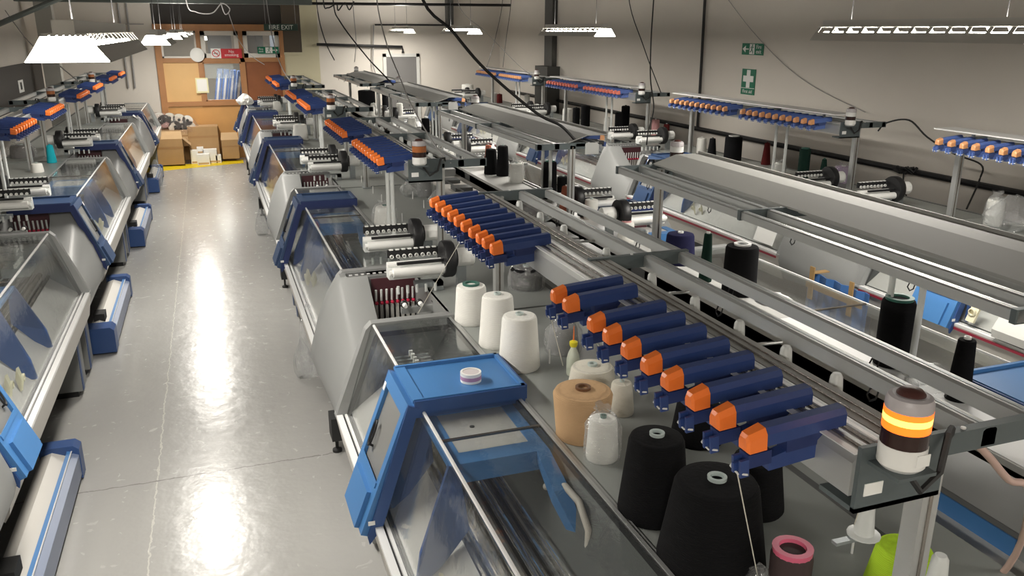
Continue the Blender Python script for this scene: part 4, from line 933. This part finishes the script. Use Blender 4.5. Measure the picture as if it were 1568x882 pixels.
for i, y in enumerate((3.3, 8.6, 13.6, 18.3)):
    fitting(['nearest', 'second', 'third', 'farthest'][i]+' light fitting hanging over the floor aisle', -.45 if i < 1 else -.43, y, 2.89 if i == 0 else 2.86, 2.1 if i == 0 else 1.75)
for i, y in enumerate((3.45, 8.9, 13.9, 18.8)):
    fitting(['nearest', 'second', 'third', 'farthest'][i]+' light fitting hanging over the right-hand aisle', 4.3, y, 2.94, 1.75)
fitting('light fitting behind the camera over the floor aisle', -.4, -1.6, 2.89)
fitting('light fitting behind the camera over the right-hand aisle', 4.3, -1.6, 2.94)
fitting('added light fitting brightening the room beyond the partition window', .1, 22.6, 2.75, power=LAMP*1.2)  # added lamp, brightens the dark room behind the panes
# ---------------------------------------------------------------- cables and lines
def line(label, pts, r=.006, m=CABLE, name='hanging_cable', n=6):
    pp = [Vector(p) if not isinstance(p, tuple) or len(p) != 4 else ony(p[0], p[1], p[2]) for p in pts]
    if isinstance(pts[0], tuple) and len(pts[0]) == 4 and pts[0][1] <= 6 and pts[0][2] < 19: pp = [Vector((pp[0].x, pp[0].y, 4.6)), pp[0]]+pp[1:]
    # smooth (Catmull-Rom)
    if len(pp) > 2:
        q = [pp[0]]+pp+[pp[-1]]; out = []
        for i in range(1, len(q)-2):
            for k in range(6):
                t = k/6; a, b, c, d = q[i-1], q[i], q[i+1], q[i+2]
                out.append(.5*((2*b)+(c-a)*t+(2*a-5*b+4*c-d)*t*t+(3*b-a-3*c+d)*t**3))
        pp = out+[pp[-1]]
    o = MB().mat(m).tube([tuple(p) for p in pp], r, n).build(name); return tag(o, label, 'cable')
def Q(x, y, Y): return (x, y, Y, 0)
line('thick black cable slanting down to the tall bright post', [Q(640, -25, 6.9), Q(695, 50, 6.8), Q(745, 108, 6.7), Q(820, 172, 6.6), Q(858, 192, 6.55), Q(880, 214, 6.52)], .014)
line('thin black vertical cable dropping in front of the right wall', [Q(1002, -20, 8), Q(997, 60, 8), Q(996, 120, 8), Q(1001, 165, 8), Q(993, 200, 8), Q(990, 222, 8)], .007)
line('thin slanting cable to the far right rack post', [Q(962, -10, 11.1), Q(985, 70, 11.1), Q(1012, 142, 11.1)], .007)
line('pale string slanting down from the ceiling to the second amber lamp', [Q(575, -20, 9), Q(590, 60, 8.5), Q(612, 118, 7.5), Q(632, 165, 6.8), Q(668, 225, 6), Q(690, 250, 5.6)], .006, CABG)
line('dark cable curving from the overhead loop to the rack by the grey door', [Q(510, 0, 13), Q(522, 35, 13), Q(560, 85, 12.5), Q(585, 112, 11.5), Q(602, 130, 11.2)], .010)
line('thin cable dropping to the far tray rack', [Q(540, 2, 15.3), Q(545, 60, 15.3), Q(543, 95, 15.3)], .007, CABG)
line('long thin wire slanting down the right wall', [onx(1108, -10, XR-.02), onx(1150, 45, XR-.02), onx(1200, 98, XR-.02), onx(1250, 135, XR-.03), onx(1325, 172, XR-.03)], .004, CABG)
line('black power lead curving along the right wall to the trunking', [Q(1345, 200, 6.75), Q(1358, 188, 6.9), Q(1392, 184, 6.6), Q(1420, 210, 6.4), Q(1460, 235, 6.2), Q(1502, 252, 6.0), Q(1500, 275, 6.0), Q(1480, 320, 5.9)], .009)
line('black lead hanging below the cable knot on the right wall', [onx(1384, 262, XR-.03), onx(1384, 285, XR-.02), onx(1395, 325, XR-.02)], .008)
line('thin wire from the ceiling across the right trunk posts', [Q(700, 0, 12), Q(745, 50, 12), Q(800, 105, 12), Q(830, 122, 12)], .005, CABG)
line('pair wire left strand above the far right rack', [Q(770, -5, 14), Q(758, 60, 14), Q(745, 103, 14)], .005)
line('pair wire right strand above the far right rack', [Q(783, -5, 14), Q(775, 60, 14), Q(770, 103, 14)], .005)
line('pale wire loop hanging from the girder before the partition', [Q(285, 0, 15), Q(300, 18, 15), Q(325, 20, 15), Q(340, 5, 15), Q(352, 14, 15), Q(345, 22, 15), Q(338, 4, 15)], .010, CABG)
line('thin wire from the girder loop to the fourth centre rack', [Q(350, 20, 15), Q(365, 60, 14.8), Q(385, 85, 14.6), Q(405, 99, 14.5)], .006, CABG)
line('thin wire beside the fire exit sign down to the third centre rack', [Q(408, 0, 14), Q(418, 60, 12), Q(430, 100, 11), Q(445, 125, 10.2)], .006, CABG)
line('black cable loops hanging at the overhead rod', [Q(495, 0, 15), Q(502, 12, 15), Q(515, 6, 15), Q(518, 16, 15), Q(528, 4, 15), Q(535, 15, 15), Q(542, 2, 15)], .012)
line('thin black line dropping left of the tray racks', [Q(485, 5, 13), Q(497, 60, 12.5), Q(512, 92, 12)], .008)
line('dark cord beside the left wall slanting down behind the lamp', [onx(8, 16, XL+.01), Q(45, 65, 13), Q(90, 100, 12.6), Q(120, 125, 12.2)], .008, CABG)
line('pink air hose leaving the nearest rack post to the right edge', [Q(1472, 678, 1.3), Q(1490, 676, 1.32), Q(1515, 700, 1.34), Q(1545, 735, 1.36), Q(1575, 752, 1.38), (2.15, 1.5, 1.5), (2.24, 1.7, 1.0), (2.25, 1.8, .02)], .010, CABP, 'air_hose', 10)
o = MB().mat(BLK)
random.seed(5)
for k in range(8): o.tube([onx(1368+k*3, 258+random.uniform(-3, 3), XR-.05-.01*k), onx(1378+k*3, 262+random.uniform(-4, 4), XR-.09), onx(1390+k*2, 259+random.uniform(-3, 3), XR-.05)], .018, 6)
tag(o.build('cable_knot'), 'tangled black cable bundle on the right wall trunking', 'cable')
# loose threads from feeders to cones
for i, (a, b_) in enumerate((((840, 472), (862, 560)), ((1128, 720), (1160, 882)), ((910, 520), (965, 600)), ((722, 340), (640, 480)), ((1330, 735), (1300, 830)))):
    tag(MB().mat(THREAD).tube([onz(*a, 2.05), onz(*b_, 1.45)], .0016, 4).build('yarn_thread'), ['cream thread running down between white cone and bottle', 'cream thread hanging from the last feeder past the largest black cone', 'cream thread from a feeder down to the cream cone', 'cream thread slanting down past the feed drum', 'thin thread below the lamp bracket'][i], 'thread')
# covers over a machine in the right row
BT = mat('blue_fabric_film', (.05, .14, .36), .35, var=.2, vscale=6)
p0, p1 = onx(1240, 470, XD-.05), onx(1345, 470, XD-.05)
tb = MB().mat(BT)
rings = []
for k in range(13):
    y = 5.12+k*.062; wv_ = .02*math.sin(k*2.1)
    rings.append([(XD-.14+wv_, y, .93), (XD-.15+wv_*1.3, y, .45), (XD-.12-wv_, y, .0), (XD-.11-wv_, y, .0), (XD-.14+wv_*1.3, y, .45), (XD-.13+wv_, y, .93)])
tb.loft(rings, True, False)
o = tag(tb.build('dust_cover'), 'blue plastic sheet taped over the gap in the right row of machines', 'plastic sheet')
tp = MB().mat(mat('brown_tape', (.4, .25, .1), .4)).box(XD-.185, XD-.175, 5.14, 5.84, .80, .85).box(XD-.19, XD-.18, 5.74, 5.80, .7, 1.0).box(XD-.19, XD-.18, 5.25, 5.3, .7, 1.0).box(XD-.18, XD-.02, 5.74, 5.80, .94, .95)
tp.build('brown_tape', o)
# triangular warning tag on beam
p = onz(1262, 712, 2.0)
tag(MB().mat(PAPER).prismx([(-.05, .05), (.05, .05), (0, -.05)], 0, .003).mat(BLK).prismx([(-.03, .037), (.03, .037), (0, -.028)], -.001, 0).mat(PAPER).prismx([(-.022, .032), (.022, .032), (0, -.018)], -.002, -.001).build('warning_label', loc=(XB+.915, p.y, 2.0)), 'white triangular label hanging behind the nearest feeder beam', 'label')
# white board on the rear desk
tag(MB().mat(mat('white_board', (.86, .86, .85), .3)).box(2.81, 3.13, 1.2, 3.75, 1.4005, 1.404).build('white_sheet'), 'white board lying on the rear desk below the tall black cones', 'board')
# leaning blue covers in the next room, seen through the partition window
for i in range(4):
    x = -.10+i*.16; y = 24.6-i*.5
    o = MB().mat(mat('pale_blue_panel', (.10, .16, .33), .4)).prism([(0, 0), (.16, 0), (.50, 1.98), (.36, 1.98)], 0, .45).mat(INNER).prism([(.06, .1), (.12, .1), (.43, 1.85), (.38, 1.85)], -.01, .43).build('machine_cover', loc=(x, y, .0))
    tag(o, ['farthest', 'second farthest', 'second nearest', 'nearest'][i]+' leaning blue cover behind the partition window', 'cover', 'blue covers in the next room')
